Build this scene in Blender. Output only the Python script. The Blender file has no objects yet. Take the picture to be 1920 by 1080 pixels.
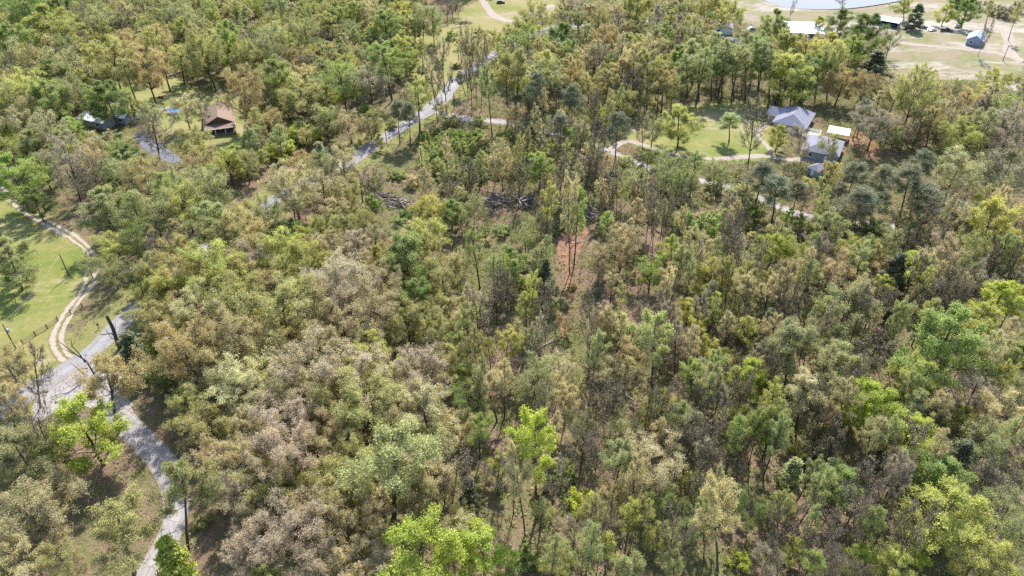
import bpy, math, random
import numpy as np
from mathutils import Vector, Matrix
from mathutils.geometry import delaunay_2d_cdt
R = math.radians
rng = np.random.default_rng(7)
random.seed(7)

# ------------------------------------------------------------------ camera
FPX, PITCH, CAMH = 1346.0, R(37.0), 110.0          # focal length in pixels of the 1920 px frame
scene = bpy.context.scene
cam_d = bpy.data.cameras.new('camera'); cam = bpy.data.objects.new('camera', cam_d)
scene.collection.objects.link(cam); scene.camera = cam
cam.location = (0, 0, CAMH); cam.rotation_euler = (R(90) - PITCH, 0, 0)
cam_d.sensor_width = 36.0; cam_d.lens = 36.0 * FPX / 1920.0
cam_d.clip_start = 1.0; cam_d.clip_end = 6000.0

# ------------------------------------------------------------------ light
SUN_AZ, SUN_EL = R(12.0), R(47.0)                  # azimuth clockwise from the view direction
world = bpy.data.worlds.new('World'); scene.world = world; world.use_nodes = True
wn = world.node_tree; wn.nodes.clear()
sky = wn.nodes.new('ShaderNodeTexSky'); sky.sky_type = 'NISHITA'; sky.sun_disc = False
sky.sun_elevation = SUN_EL; sky.sun_rotation = SUN_AZ
bg = wn.nodes.new('ShaderNodeBackground'); bg.inputs['Strength'].default_value = 0.15
wo = wn.nodes.new('ShaderNodeOutputWorld')
wn.links.new(sky.outputs[0], bg.inputs[0]); wn.links.new(bg.outputs[0], wo.inputs[0])
sun_d = bpy.data.lights.new('sun', 'SUN'); sun_d.energy = 4.2; sun_d.angle = R(0.5); sun_d.color = (1.0, 0.97, 0.92)
sun = bpy.data.objects.new('sun', sun_d); scene.collection.objects.link(sun)
sdir = Vector((math.sin(SUN_AZ) * math.cos(SUN_EL), math.cos(SUN_AZ) * math.cos(SUN_EL), math.sin(SUN_EL)))
sun.rotation_euler = sdir.to_track_quat('Z', 'Y').to_euler(); sun.location = (60, 200, 150)
vs = scene.view_settings
vs.view_transform = 'Standard'; vs.look = 'None'; vs.gamma = 1.0; vs.exposure = 1.22
cy = scene.cycles
cy.max_bounces = 5; cy.diffuse_bounces = 3; cy.glossy_bounces = 2; cy.transmission_bounces = 3; cy.transparent_max_bounces = 4
cy.use_denoising = False; cy.sample_clamp_indirect = 4.0

# ------------------------------------------------------------------ terrain and pixels
CLAY_PX = [(1072, 415), (1085, 450), (1075, 500), (1066, 545), (1064, 600), (1055, 640)]
def h0(x, y):
    x = np.asarray(x, float); y = np.asarray(y, float)
    h = 0.9 * np.sin(x / 37 + 1.0) * np.cos(y / 43 + .4) + 0.5 * np.sin((x + .7 * y) / 21.0) + .25 * np.sin((x - y) / 9.5 + 2)
    h = h - 1.6 * np.exp(-((x - 15) / 5.5) ** 2) * np.exp(-((y - 155) / 34) ** 2)
    h = h * (1 - np.exp(-((x - 183) / 62) ** 4 - ((y - 425) / 58) ** 4))          # level round the pond
    return h * np.clip((y + 40) / 60, 0, 1)
def ray(u, v):
    a = (u - 960) / FPX; b = (540 - v) / FPX
    return np.array([a, math.cos(PITCH) + b * math.sin(PITCH), -math.sin(PITCH) + b * math.cos(PITCH)])
def G(u, v, above=0.0):
    """ground point seen at pixel (u, v), or the point 'above' metres over the ground there"""
    d = ray(u, v); z = above
    for _ in range(8):
        t = (z - CAMH) / d[2]
        z = float(h0(d[0] * t, d[1] * t)) + above
    return d[0] * t, d[1] * t
def proj(x, y, z):
    dy, dz = y, z - CAMH
    dep = dy * math.cos(PITCH) - dz * math.sin(PITCH)
    up = dy * math.sin(PITCH) + dz * math.cos(PITCH)
    return 960 + FPX * x / dep, 540 - FPX * up / dep, FPX / dep

# ------------------------------------------------------------------ helpers
COL = scene.collection
def link(name, data, parent=None, loc=None, rz=None, mats=None, kind=None, label=None, cat=None, group=None):
    o = bpy.data.objects.new(name, data); COL.objects.link(o)
    if parent is not None: o.parent = parent
    if loc is not None: o.location = loc
    if rz is not None: o.rotation_euler = (0, 0, rz)
    if kind: o['kind'] = kind
    if label: o['label'] = label
    if cat: o['category'] = cat
    if group: o['group'] = group
    return o
def np_mesh(name, V, quads=None, tris=None, mats=(), midx=None, attr=None, smooth=False):
    me = bpy.data.meshes.new(name)
    V = np.asarray(V, np.float32).reshape(-1, 3)
    parts, starts, n = [], [], 0
    if quads is not None and len(quads):
        q = np.asarray(quads, np.int32).reshape(-1, 4); parts.append(q.ravel()); starts.append(np.arange(len(q)) * 4); n = q.size
    if tris is not None and len(tris):
        t = np.asarray(tris, np.int32).reshape(-1, 3); parts.append(t.ravel()); starts.append(n + np.arange(len(t)) * 3)
    L = np.concatenate(parts).astype(np.int32); S = np.concatenate(starts).astype(np.int32)
    me.vertices.add(len(V)); me.vertices.foreach_set('co', V.ravel())
    me.loops.add(len(L)); me.loops.foreach_set('vertex_index', L)
    me.polygons.add(len(S)); me.polygons.foreach_set('loop_start', S)
    for m in mats: me.materials.append(m)
    if midx is not None: me.polygons.foreach_set('material_index', np.asarray(midx, np.int32))
    if attr is not None:
        for k, val in attr.items():
            a = me.attributes.new(k, 'FLOAT', 'POINT'); a.data.foreach_set('value', np.asarray(val, np.float32))
    if smooth: me.polygons.foreach_set('use_smooth', np.ones(len(S), bool))
    me.update(calc_edges=True); me.validate()
    return me
class MB:
    def __init__(s): s.v = []; s.f = []
    def add(s, V, F):
        n = len(s.v); s.v += [tuple(p) for p in V]; s.f += [tuple(i + n for i in f) for f in F]; return s
    def box(s, c, d, rz=0, ry=0):
        x, y, z = [k / 2 for k in d]
        P = [(-x, -y, -z), (x, -y, -z), (x, y, -z), (-x, y, -z), (-x, -y, z), (x, -y, z), (x, y, z), (-x, y, z)]
        M = Matrix.Translation(c) @ Matrix.Rotation(rz, 4, 'Z') @ Matrix.Rotation(ry, 4, 'Y')
        return s.add([M @ Vector(p) for p in P], [(0, 3, 2, 1), (4, 5, 6, 7), (0, 1, 5, 4), (1, 2, 6, 5), (2, 3, 7, 6), (3, 0, 4, 7)])
    def tube(s, p0, p1, r0, r1=None, n=8):
        r1 = r0 if r1 is None else r1
        p0, p1 = Vector(p0), Vector(p1); d = (p1 - p0).normalized()
        u = d.cross(Vector((0, 0, 1)) if abs(d.z) < .9 else Vector((1, 0, 0))).normalized(); w = d.cross(u)
        V = []
        for p, r in ((p0, r0), (p1, r1)):
            for k in range(n):
                a = 2 * math.pi * k / n; V.append(p + u * (r * math.cos(a)) + w * (r * math.sin(a)))
        F = [(k, (k + 1) % n, n + (k + 1) % n, n + k) for k in range(n)] + [tuple(reversed(range(n))), tuple(range(n, 2 * n))]
        return s.add(V, F)
    def slab(s, pts, th):
        """a thick sheet: polygon pts (top face), extruded down by th along its normal"""
        P = [Vector(p) for p in pts]; nrm = (P[1] - P[0]).cross(P[2] - P[0]).normalized()
        if nrm.z < 0: P.reverse(); nrm = -nrm
        n = len(P); V = P + [p - nrm * th for p in P]
        F = [tuple(range(n)), tuple(reversed(range(n, 2 * n)))] + [(i, n + i, n + (i + 1) % n, (i + 1) % n) for i in range(n)]
        return s.add(V, F)
    def prism(s, prof, y0, y1):
        """profile in x-z swept along y"""
        n = len(prof); V = [(x, y0, z) for x, z in prof] + [(x, y1, z) for x, z in prof]
        F = [tuple(range(n)), tuple(reversed(range(n, 2 * n)))] + [(i, n + i, n + (i + 1) % n, (i + 1) % n) for i in range(n)]
        return s.add(V, F)
    def mesh(s, name, mat, smooth=False):
        me = bpy.data.meshes.new(name); me.from_pydata(s.v, [], s.f); me.materials.append(mat)
        if smooth: me.polygons.foreach_set('use_smooth', [True] * len(me.polygons))
        me.update(); return me
    def obj(s, name, mat, parent=None, **k):
        return link(name, s.mesh(name, mat), parent, **k)

def srgb(r, g, b):
    f = lambda c: c / 12.92 if c <= .04045 else ((c + .055) / 1.055) ** 2.4
    return (f(r / 255), f(g / 255), f(b / 255), 1)
def nodes(name):
    m = bpy.data.materials.new(name); m.use_nodes = True; nt = m.node_tree; nt.nodes.clear()
    out = nt.nodes.new('ShaderNodeOutputMaterial')
    return m, nt, out
def N(nt, t, **k):
    n = nt.nodes.new('ShaderNode' + t)
    for a, b in k.items(): setattr(n, a, b)
    return n
def noise(nt, scale, detail=4, rough=.6, vec=None):
    n = N(nt, 'TexNoise'); n.inputs['Scale'].default_value = scale; n.inputs['Detail'].default_value = detail; n.inputs['Roughness'].default_value = rough
    if vec is not None: nt.links.new(vec, n.inputs['Vector'])
    return n.outputs[0]
def ramp(nt, fac, stops, interp='LINEAR'):
    n = N(nt, 'ValToRGB'); n.color_ramp.interpolation = interp
    e = n.color_ramp.elements
    while len(e) < len(stops): e.new(.5)
    for el, (p, c) in zip(e, stops): el.position = p; el.color = c if len(c) == 4 else (*c, 1)
    nt.links.new(fac, n.inputs[0]); return n.outputs[0]
def mix(nt, fac, a, b, blend='MIX'):
    n = N(nt, 'Mix', data_type='RGBA', blend_type=blend)
    for s, val in ((n.inputs[0], fac), (n.inputs[6], a), (n.inputs[7], b)):
        if hasattr(val, 'is_output'): nt.links.new(val, s)
        else: s.default_value = val
    return n.outputs[2]
def maths(nt, op, a, b=0.0, clamp=False):
    n = N(nt, 'Math', operation=op, use_clamp=clamp)
    for s, val in ((n.inputs[0], a), (n.inputs[1], b)):
        if hasattr(val, 'is_output'): nt.links.new(val, s)
        else: s.default_value = val
    return n.outputs[0]
def geo_pos(nt): return N(nt, 'NewGeometry').outputs['Position']
def bsdf(nt, out, col, rough=.9, spec=.2, bump=None, bstr=.5, bdist=.2, metal=0):
    b = N(nt, 'BsdfPrincipled')
    if hasattr(col, 'is_output'): nt.links.new(col, b.inputs['Base Color'])
    else: b.inputs['Base Color'].default_value = col
    b.inputs['Roughness'].default_value = rough; b.inputs['Specular IOR Level'].default_value = spec; b.inputs['Metallic'].default_value = metal
    if bump is not None:
        bp = N(nt, 'Bump'); bp.inputs['Strength'].default_value = bstr; bp.inputs['Distance'].default_value = bdist
        nt.links.new(bump, bp.inputs['Height']); nt.links.new(bp.outputs[0], b.inputs['Normal'])
    nt.links.new(b.outputs[0], out.inputs[0]); return b
def mottled(name, c1, c2, scale=1.5, rough=.85, spec=.25, bdist=.05, metal=0, world=False):
    m, nt, out = nodes(name)
    vec = geo_pos(nt) if world else N(nt, 'TexCoord').outputs['Object']
    f = noise(nt, scale, 6, .65, vec)
    c = ramp(nt, f, [(.3, c1), (.7, c2)])
    bsdf(nt, out, c, rough, spec, f, .5, bdist, metal); return m

# ---- ground materials
def ground_mat():
    m, nt, out = nodes('forest_floor'); p = geo_pos(nt)
    big = noise(nt, .045, 5, .6, p); mid = noise(nt, .35, 6, .65, p); fine = noise(nt, 2.6, 5, .7, p); fine2 = noise(nt, 7.0, 3, .6, p)
    litter = ramp(nt, fine, [(.25, srgb(72, 58, 48)), (.45, srgb(120, 98, 84)), (.62, srgb(146, 122, 106)), (.8, srgb(174, 152, 132))])
    litter = mix(nt, ramp(nt, fine2, [(.45, (0, 0, 0)), (.62, (1, 1, 1))]), litter, srgb(98, 78, 64))
    green = ramp(nt, fine, [(.3, srgb(64, 72, 38)), (.6, srgb(100, 104, 58)), (.8, srgb(128, 126, 80))])
    fac = ramp(nt, maths(nt, 'ADD', maths(nt, 'MULTIPLY', big, .55), maths(nt, 'MULTIPLY', mid, .5)), [(.44, (0, 0, 0)), (.58, (.8, .8, .8))])
    g = N(nt, 'Attribute', attribute_name='grass').outputs['Fac']
    gf = maths(nt, 'ADD', g, maths(nt, 'MULTIPLY', maths(nt, 'SUBTRACT', mid, .5), 1.6))
    fac2 = ramp(nt, gf, [(.42, (0, 0, 0)), (.62, (1, 1, 1))])
    c = mix(nt, fac, litter, green); c = mix(nt, fac2, c, mix(nt, mid, srgb(104, 108, 56), srgb(132, 124, 84)))
    hgt = maths(nt, 'ADD', maths(nt, 'MULTIPLY', mid, 1.0), maths(nt, 'MULTIPLY', fine, .5))
    bsdf(nt, out, c, .95, .1, hgt, .9, .35); return m
def grass_mat(name, green, green2, dry, sand, dryness, sandness):
    m, nt, out = nodes(name); p = geo_pos(nt)
    big = noise(nt, .06, 4, .6, p); mid = noise(nt, .4, 6, .7, p); fine = noise(nt, 3.0, 6, .7, p)
    c = mix(nt, ramp(nt, fine, [(.3, (0, 0, 0)), (.7, (1, 1, 1))]), green, green2)
    s = maths(nt, 'ADD', maths(nt, 'MULTIPLY', big, .6), maths(nt, 'MULTIPLY', mid, .45))
    c = mix(nt, ramp(nt, s, [(dryness - .07, (0, 0, 0)), (dryness + .1, (.9, .9, .9))]), c, dry)
    mp = N(nt, 'Mapping'); mp.inputs['Scale'].default_value = (.35, 1.0, 1); mp.inputs['Location'].default_value = (40, 9, 0); nt.links.new(p, mp.inputs[0])
    s2 = maths(nt, 'ADD', maths(nt, 'MULTIPLY', noise(nt, .05, 4, .6, mp.outputs[0]), .65), maths(nt, 'MULTIPLY', noise(nt, .5, 6, .7, mp.outputs[0]), .4))
    c = mix(nt, ramp(nt, s2, [(sandness - .05, (0, 0, 0)), (sandness + .07, (1, 1, 1))]), c, sand)
    bsdf(nt, out, c, .95, .1, maths(nt, 'ADD', mid, maths(nt, 'MULTIPLY', fine, .6)), .7, .18); return m
def asphalt_mat(name, c1, c2, tracks=True):
    m, nt, out = nodes(name); p = geo_pos(nt)
    fine = noise(nt, 5, 6, .7, p); big = noise(nt, .25, 5, .6, p)
    c = ramp(nt, big, [(.3, c1), (.7, c2)])
    c = mix(nt, maths(nt, 'MULTIPLY', fine, .35), c, srgb(120, 120, 126))
    vo = N(nt, 'TexVoronoi', feature='DISTANCE_TO_EDGE'); vo.inputs['Scale'].default_value = .35
    nv = N(nt, 'VectorMath', operation='ADD'); nt.links.new(p, nv.inputs[0])
    nz = N(nt, 'TexNoise'); nz.inputs['Scale'].default_value = .9; nz.inputs['Detail'].default_value = 5; nt.links.new(p, nz.inputs['Vector'])
    nt.links.new(nz.outputs['Color'], nv.inputs[1]); nt.links.new(nv.outputs[0], vo.inputs['Vector'])
    crack = ramp(nt, vo.outputs['Distance'], [(.0, (.8, .8, .8)), (.03, (0, 0, 0))])
    c = mix(nt, crack, c, srgb(74, 72, 74))
    patch = ramp(nt, noise(nt, .12, 2, .4, p), [(.56, (0, 0, 0)), (.58, (.16, .16, .16))]); c = mix(nt, patch, c, srgb(88, 88, 94))
    e = N(nt, 'Attribute', attribute_name='edge').outputs['Fac']
    lane = ramp(nt, e, [(.25, (0, 0, 0)), (.45, (.22, .22, .22)), (.6, (.22, .22, .22)), (.75, (0, 0, 0))]); c = mix(nt, lane, c, srgb(84, 84, 90))
    ef = ramp(nt, maths(nt, 'ADD', e, maths(nt, 'MULTIPLY', maths(nt, 'SUBTRACT', noise(nt, .9, 6, .7, p), .5), 1.1)), [(.72, (0, 0, 0)), (.92, (1, 1, 1))])
    c = mix(nt, ef, c, srgb(124, 114, 100))
    bsdf(nt, out, c, .85, .3, fine, .3, .02); return m
def track_mat():
    m, nt, out = nodes('dirt_track'); p = geo_pos(nt)
    fine = noise(nt, 3, 6, .7, p); mid = noise(nt, .5, 5, .6, p)
    dirt = ramp(nt, fine, [(.3, srgb(137, 119, 104)), (.7, srgb(175, 162, 149))])
    grass = ramp(nt, fine, [(.3, srgb(85, 88, 47)), (.7, srgb(129, 121, 85))])
    e = N(nt, 'Attribute', attribute_name='edge').outputs['Fac']          # 0 on the crown of the track, 1 at its edges
    jit = maths(nt, 'ADD', e, maths(nt, 'MULTIPLY', maths(nt, 'SUBTRACT', mid, .5), .7))
    rut = ramp(nt, jit, [(.12, (0, 0, 0)), (.3, (1, 1, 1)), (.72, (1, 1, 1)), (.95, (0, 0, 0))])
    c = mix(nt, rut, grass, dirt)
    bsdf(nt, out, c, .95, .1, maths(nt, 'ADD', fine, maths(nt, 'MULTIPLY', rut, -.6)), .6, .12); return m
def plain_noise_mat(name, stops, scale, bd=.1):
    m, nt, out = nodes(name); p = geo_pos(nt); f = noise(nt, scale, 7, .7, p)
    bsdf(nt, out, ramp(nt, f, stops), .95, .1, f, .7, bd); return m
M = {}
M['floor'] = ground_mat()
M['lawn'] = grass_mat('lawn', srgb(92, 102, 48), srgb(118, 124, 68), srgb(136, 128, 86), srgb(148, 134, 108), .52, .60)
M['meadow'] = grass_mat('meadow', srgb(86, 100, 42), srgb(114, 120, 60), srgb(136, 124, 82), srgb(148, 138, 110), .53, .62)
M['field'] = grass_mat('field', srgb(94, 102, 56), srgb(120, 120, 76), srgb(132, 118, 100), srgb(160, 150, 140), .48, .555)
M['verge'] = grass_mat('verge', srgb(94, 102, 50), srgb(120, 120, 66), srgb(134, 122, 84), srgb(146, 134, 112), .48, .62)
M['asphalt'] = asphalt_mat('asphalt', srgb(132, 127, 124), srgb(148, 142, 138))
M['lot'] = asphalt_mat('parking_asphalt', srgb(88, 88, 98), srgb(106, 106, 116))
M['gravel'] = asphalt_mat('grey_gravel', srgb(136, 128, 123), srgb(164, 154, 147))
M['track'] = track_mat()
M['sand'] = plain_noise_mat('sandy_drive', [(.25, srgb(122, 108, 96)), (.5, srgb(148, 136, 124)), (.75, srgb(168, 158, 148))], 1.2, .05)
M['clay'] = plain_noise_mat('red_clay', [(.25, srgb(84, 62, 50)), (.42, srgb(126, 94, 76)), (.6, srgb(150, 116, 96)), (.75, srgb(164, 112, 80)), (.9, srgb(172, 144, 122))], .8, .5)
m, nt, out = nodes('pond_water'); p = geo_pos(nt)
wc = ramp(nt, noise(nt, .025, 3, .5, p), [(.4, srgb(108, 110, 118)), (.65, srgb(124, 112, 98))])
b = bsdf(nt, out, wc, .12, .25, noise(nt, 1.2, 3, .5, p), .12, .05); b.inputs['IOR'].default_value = 1.33
M['water'] = m

# ------------------------------------------------------------------ ground sheet
def densify(pts, step, jit=0.0, closed=True):
    P = [Vector((*p, 0)) for p in pts]; n = len(P); res = []
    ctrl = lambda i: P[i % n] if closed else P[max(0, min(n - 1, i))]
    for i in range(n if closed else n - 1):
        a, b, c, d = ctrl(i - 1), ctrl(i), ctrl(i + 1), ctrl(i + 2)
        k = max(1, int((c - b).length / step))
        for j in range(k):
            t = j / k
            q = .5 * ((2 * b) + (c - a) * t + (2 * a - 5 * b + 4 * c - d) * t * t + (3 * b - a - 3 * c + d) * t ** 3)
            res.append((q.x + random.uniform(-jit, jit), q.y + random.uniform(-jit, jit)))
    if not closed: res.append((P[-1].x, P[-1].y))
    return res
def inside(poly, x, y):
    x = np.asarray(x, float); y = np.asarray(y, float); r = np.zeros(x.shape, bool); n = len(poly)
    for i in range(n):
        x0, y0 = poly[i]; x1, y1 = poly[(i + 1) % n]
        c = ((y0 > y) != (y1 > y)); xx = (x1 - x0) * (y - y0) / ((y1 - y0) if y1 != y0 else 1e-9) + x0
        r ^= c & (x < xx)
    return r
def polydist(poly, x, y, closed=True):
    x = np.asarray(x, float); y = np.asarray(y, float); d = np.full(x.shape, 1e9); n = len(poly)
    for i in range(n if closed else n - 1):
        x0, y0 = poly[i]; x1, y1 = poly[(i + 1) % n]; dx, dy = x1 - x0, y1 - y0
        t = np.clip(((x - x0) * dx + (y - y0) * dy) / (dx * dx + dy * dy + 1e-9), 0, 1)
        d = np.minimum(d, np.hypot(x - x0 - t * dx, y - y0 - t * dy))
    return d
def PX(pts): return [G(*p) for p in pts]

GRASS_PX = {
 'meadow': [(-60, 300), (0, 352), (60, 405), (135, 450), (168, 490), (165, 530), (120, 588), (102, 630), (112, 668), (60, 712), (0, 745), (-80, 790)],
 'lawn': [(1172, 262), (1190, 235), (1235, 222), (1290, 200), (1340, 194), (1400, 192), (1446, 200), (1462, 212), (1452, 228), (1438, 250), (1452, 270), (1452, 292), (1420, 302), (1330, 302), (1240, 290)],
 'field': [(1335, -25), (1380, 18), (1392, 42), (1470, 62), (1560, 66), (1640, 66), (1668, 90), (1655, 120), (1690, 148), (1760, 150), (1850, 152), (1960, 180), (2080, 120), (2060, -25)],
 'yard': [(150, 150), (190, 165), (260, 152), (330, 146), (372, 176), (440, 182), (470, 240), (452, 262), (400, 290), (352, 286), (330, 268), (300, 236), (250, 214), (200, 196)],
 'roadside_glade': [(772, 70), (850, 36), (880, 10), (960, -20), (1060, -20), (1062, 24), (1000, 40), (950, 74), (905, 108), (868, 142), (820, 172), (792, 190), (776, 150)],
}
ROADS = {  # name: (pixels of the centre line, width m, material key, height, tags)
 'paved_road': ([(-160, 850), (-60, 800), (40, 745), (125, 692), (185, 648), (245, 588), (345, 500), (500, 388), (570, 345), (650, 308), (700, 272), (765, 232), (822, 192), (850, 158), (900, 120), (950, 88), (1000, 64), (1060, 50), (1150, 42), (1250, 42), (1340, 66), (1400, 80)], 6.2, 'asphalt', .07),
 'driveway': ([(128, 700), (165, 728), (212, 772), (262, 822), (300, 862), (325, 910), (332, 960), (315, 1010), (282, 1060), (250, 1130)], 4.8, 'gravel', .05),
 'dirt_track': ([(-60, 300), (-10, 346), (60, 402), (138, 446), (172, 482), (166, 532), (128, 588), (108, 632), (122, 668), (150, 682)], 3.4, 'track', .055),
 'gravel_road': ([(806, 204), (870, 222), (935, 228), (1030, 248), (1142, 284), (1222, 318), (1310, 338), (1365, 352), (1433, 378), (1513, 406), (1630, 420), (1707, 430), (1775, 442)], 3.6, 'gravel', .045),
 'house_drive': ([(1142, 284), (1176, 264), (1240, 284), (1330, 298), (1424, 293), (1472, 299), (1520, 300), (1550, 312)], 3.0, 'sand', .06),
 'garden_path': ([(1448, 290), (1440, 276), (1422, 258), (1424, 244), (1440, 232), (1458, 226)], 1.8, 'sand', .065),
 'sandy_track': ([(1685, 80), (1740, 86), (1800, 92), (1860, 98), (1900, 108), (1990, 128)], 3.2, 'sand', .06),
 'farm_track': ([(1760, 36), (1830, 46), (1880, 58), (1892, 78), (1893, 100), (1925, 116), (2000, 120)], 5.0, 'sand', .065),
 'glade_drive': ([(890, -18), (912, 12), (932, 32), (962, 40), (1000, 22), (1040, 10)], 4.2, 'sand', .055),
}
grass_polys = {k: PX(v) for k, v in GRASS_PX.items()}
road_lines = {k: (densify(PX(v[0]), 2.0, 0, False), v[1]) for k, v in ROADS.items()}
verge_w = {'paved_road': 3.5}
def grassness(x, y):
    g = np.zeros(np.shape(x))
    for k, poly in grass_polys.items():
        d = polydist(poly, x, y); s = np.where(inside(poly, x, y), 1, np.clip(.75 - d / 9, 0, 1)); g = np.maximum(g, s)
    d = polydist(road_lines['paved_road'][0], x, y, False); g = np.maximum(g, np.clip(1.05 - (d - 4) / 8, 0, .8))
    return g
xs = np.concatenate([np.linspace(-2500, -330, 24), np.arange(-320, 321, 2.5), np.linspace(330, 2500, 24)])
ys = np.concatenate([np.linspace(-400, 20, 10), np.arange(30, 470, 2.5), np.linspace(475, 4000, 28)])
X, Y = np.meshgrid(xs, ys); Z = h0(X, Y)
fade = np.clip((700 - np.hypot(X, Y)) / 200, 0, 1); Z = Z * fade
core = (np.abs(X) < 325) & (Y > 28) & (Y < 470); gr = np.zeros(X.shape); gr[core] = grassness(X[core], Y[core])
nx, ny = len(xs), len(ys); idx = np.arange(nx * ny).reshape(ny, nx)
Q = np.stack([idx[:-1, :-1], idx[:-1, 1:], idx[1:, 1:], idx[1:, :-1]], -1).reshape(-1, 4)
link('ground', np_mesh('ground', np.stack([X, Y, Z], -1), Q, mats=[M['floor']], attr={'grass': gr.ravel()}, smooth=True), kind='structure')

def sheet(name, poly, mat, lift, step=2.0, jit=.35, zfix=None):
    B = densify(poly, step * .6, jit)
    xs = np.array([p[0] for p in B]); ys = np.array([p[1] for p in B])
    gx, gy = np.meshgrid(np.arange(xs.min(), xs.max(), step), np.arange(ys.min(), ys.max(), step))
    ok = inside(B, gx, gy) & (polydist(B, gx, gy) > step * .5)
    pts = [Vector(p) for p in B] + [Vector((a, b)) for a, b in zip(gx[ok], gy[ok])]
    n = len(B); v, e, fcs, *_ = delaunay_2d_cdt(pts, [(i, (i + 1) % n) for i in range(n)], [], 1, 1e-4)
    V = np.array([(p.x, p.y) for p in v]); z = h0(V[:, 0], V[:, 1]) + lift if zfix is None else np.full(len(V), zfix)
    me = np_mesh(name, np.column_stack([V, z]), tris=[f for f in fcs if len(f) == 3], mats=[mat], smooth=True)
    flip = [p.normal.z < 0 for p in me.polygons]
    if any(flip): me.flip_normals()
    return link(name, me, kind='structure')
def strip(name, line, width, mat, lift, wob=.32, across=6):
    P = np.array(line); T = np.gradient(P, axis=0); T /= np.linalg.norm(T, axis=1)[:, None]; Nn = np.stack([-T[:, 1], T[:, 0]], 1)
    n = len(P); u = np.linspace(-1, 1, across + 1); V = []; E = []
    wl = width / 2 + np.convolve(rng.normal(0, wob * 2, n + 4), np.ones(5) / 5, 'valid'); wr = width / 2 + np.convolve(rng.normal(0, wob * 2, n + 4), np.ones(5) / 5, 'valid')
    for i in range(n):
        for k in u:
            q = P[i] + Nn[i] * k * (wl[i] if k > 0 else wr[i]); V.append((q[0], q[1], float(h0(q[0], q[1])) + lift)); E.append(abs(k))
    m = across + 1; idx = np.arange(n * m).reshape(n, m)
    Q = np.stack([idx[:-1, :-1], idx[:-1, 1:], idx[1:, 1:], idx[1:, :-1]], -1).reshape(-1, 4)
    me = np_mesh(name, V, Q, mats=[mat], attr={'edge': E}, smooth=True)
    if me.polygons[0].normal.z < 0: me.flip_normals()
    return link(name, me, kind='structure')
sheet('meadow', grass_polys['meadow'], M['meadow'], .022)
sheet('lawn', grass_polys['lawn'], M['lawn'], .022)
sheet('field', grass_polys['field'], M['field'], .022, 3.0)
sheet('grass_yard', grass_polys['yard'], M['lawn'], .022)
sheet('roadside_glade', grass_polys['roadside_glade'], M['verge'], .022)
POND_PX = [(1425, -6), (1446, 6), (1475, 14), (1530, 18), (1590, 17), (1640, 11), (1690, 2), (1720, -10), (1690, -34), (1600, -46), (1500, -42), (1440, -28)]
pond_poly = PX(POND_PX)
pz = float(np.mean([h0(*p) for p in pond_poly]))
sheet('pond_bank', PX([(1418, -6), (1442, 11), (1475, 20), (1535, 24), (1595, 23), (1648, 17), (1700, 6), (1750, -12), (1700, -42), (1600, -54), (1490, -50), (1415, -32)]), M['field'], .05)
sheet('pond', pond_poly, M['water'], 0, 2.5, .2, zfix=max(float(h0(*p)) for p in densify(pond_poly, 3)) + .07)
sheet('clay_gully', PX([(1050, 440), (1068, 424), (1100, 428), (1096, 452), (1084, 480), (1082, 505), (1076, 535), (1074, 580), (1066, 620), (1056, 640), (1054, 610), (1060, 575), (1060, 540), (1052, 500), (1046, 470)]), M['clay'], .05, 1.5, .5)
sheet('clay_yard', PX([(1588, 246), (1622, 250), (1648, 276), (1656, 296), (1636, 300), (1604, 282), (1585, 262)]), M['clay'], .05, 1.5, .4)
sheet('parking_lot', PX([(252, 254), (268, 247), (292, 262), (316, 280), (338, 298), (326, 306), (296, 296), (268, 276)]), M['lot'], .05, 1.5, .15)
sheet('gravel_apron', PX([(66, 742), (110, 716), (150, 690), (196, 676), (222, 700), (250, 768), (236, 806), (200, 790), (160, 760), (116, 764), (70, 792)]), M['gravel'], .035, 1.5, .4)
for k, (pts, w, mk, lift) in ROADS.items(): strip(k, road_lines[k][0], w, M[mk], lift)

# ------------------------------------------------------------------ tree materials
def leaf_mat(name, trans=.5, sat=1.0):
    m, nt, out = nodes(name)
    oc = N(nt, 'ObjectInfo').outputs['Color']; v = N(nt, 'Attribute', attribute_name='v').outputs['Fac']
    lo = mix(nt, 1.0, oc, (.50, .54, .56, 1), 'MULTIPLY'); hi = mix(nt, 1.0, oc, (1.42, 1.34, 1.18, 1), 'MULTIPLY')
    c = mix(nt, v, lo, hi)
    drift = ramp(nt, noise(nt, .28, 3, .6, geo_pos(nt)), [(.35, (0, 0, 0)), (.68, (.28, .28, .28))])       # older, tanner sprays within a crown
    c = mix(nt, drift, c, mix(nt, v, (.20, .17, .09, 1), (.50, .43, .26, 1)))
    d = N(nt, 'BsdfPrincipled'); d.inputs['Roughness'].default_value = .55; d.inputs['Specular IOR Level'].default_value = .3
    nt.links.new(c, d.inputs['Base Color'])
    t = N(nt, 'BsdfTranslucent'); nt.links.new(mix(nt, 1.0, c, (1.08, 1.08, .86, 1), 'MULTIPLY'), t.inputs['Color'])
    ms = N(nt, 'MixShader'); ms.inputs[0].default_value = trans
    nt.links.new(d.outputs[0], ms.inputs[1]); nt.links.new(t.outputs[0], ms.inputs[2]); nt.links.new(ms.outputs[0], out.inputs[0])
    return m
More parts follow.
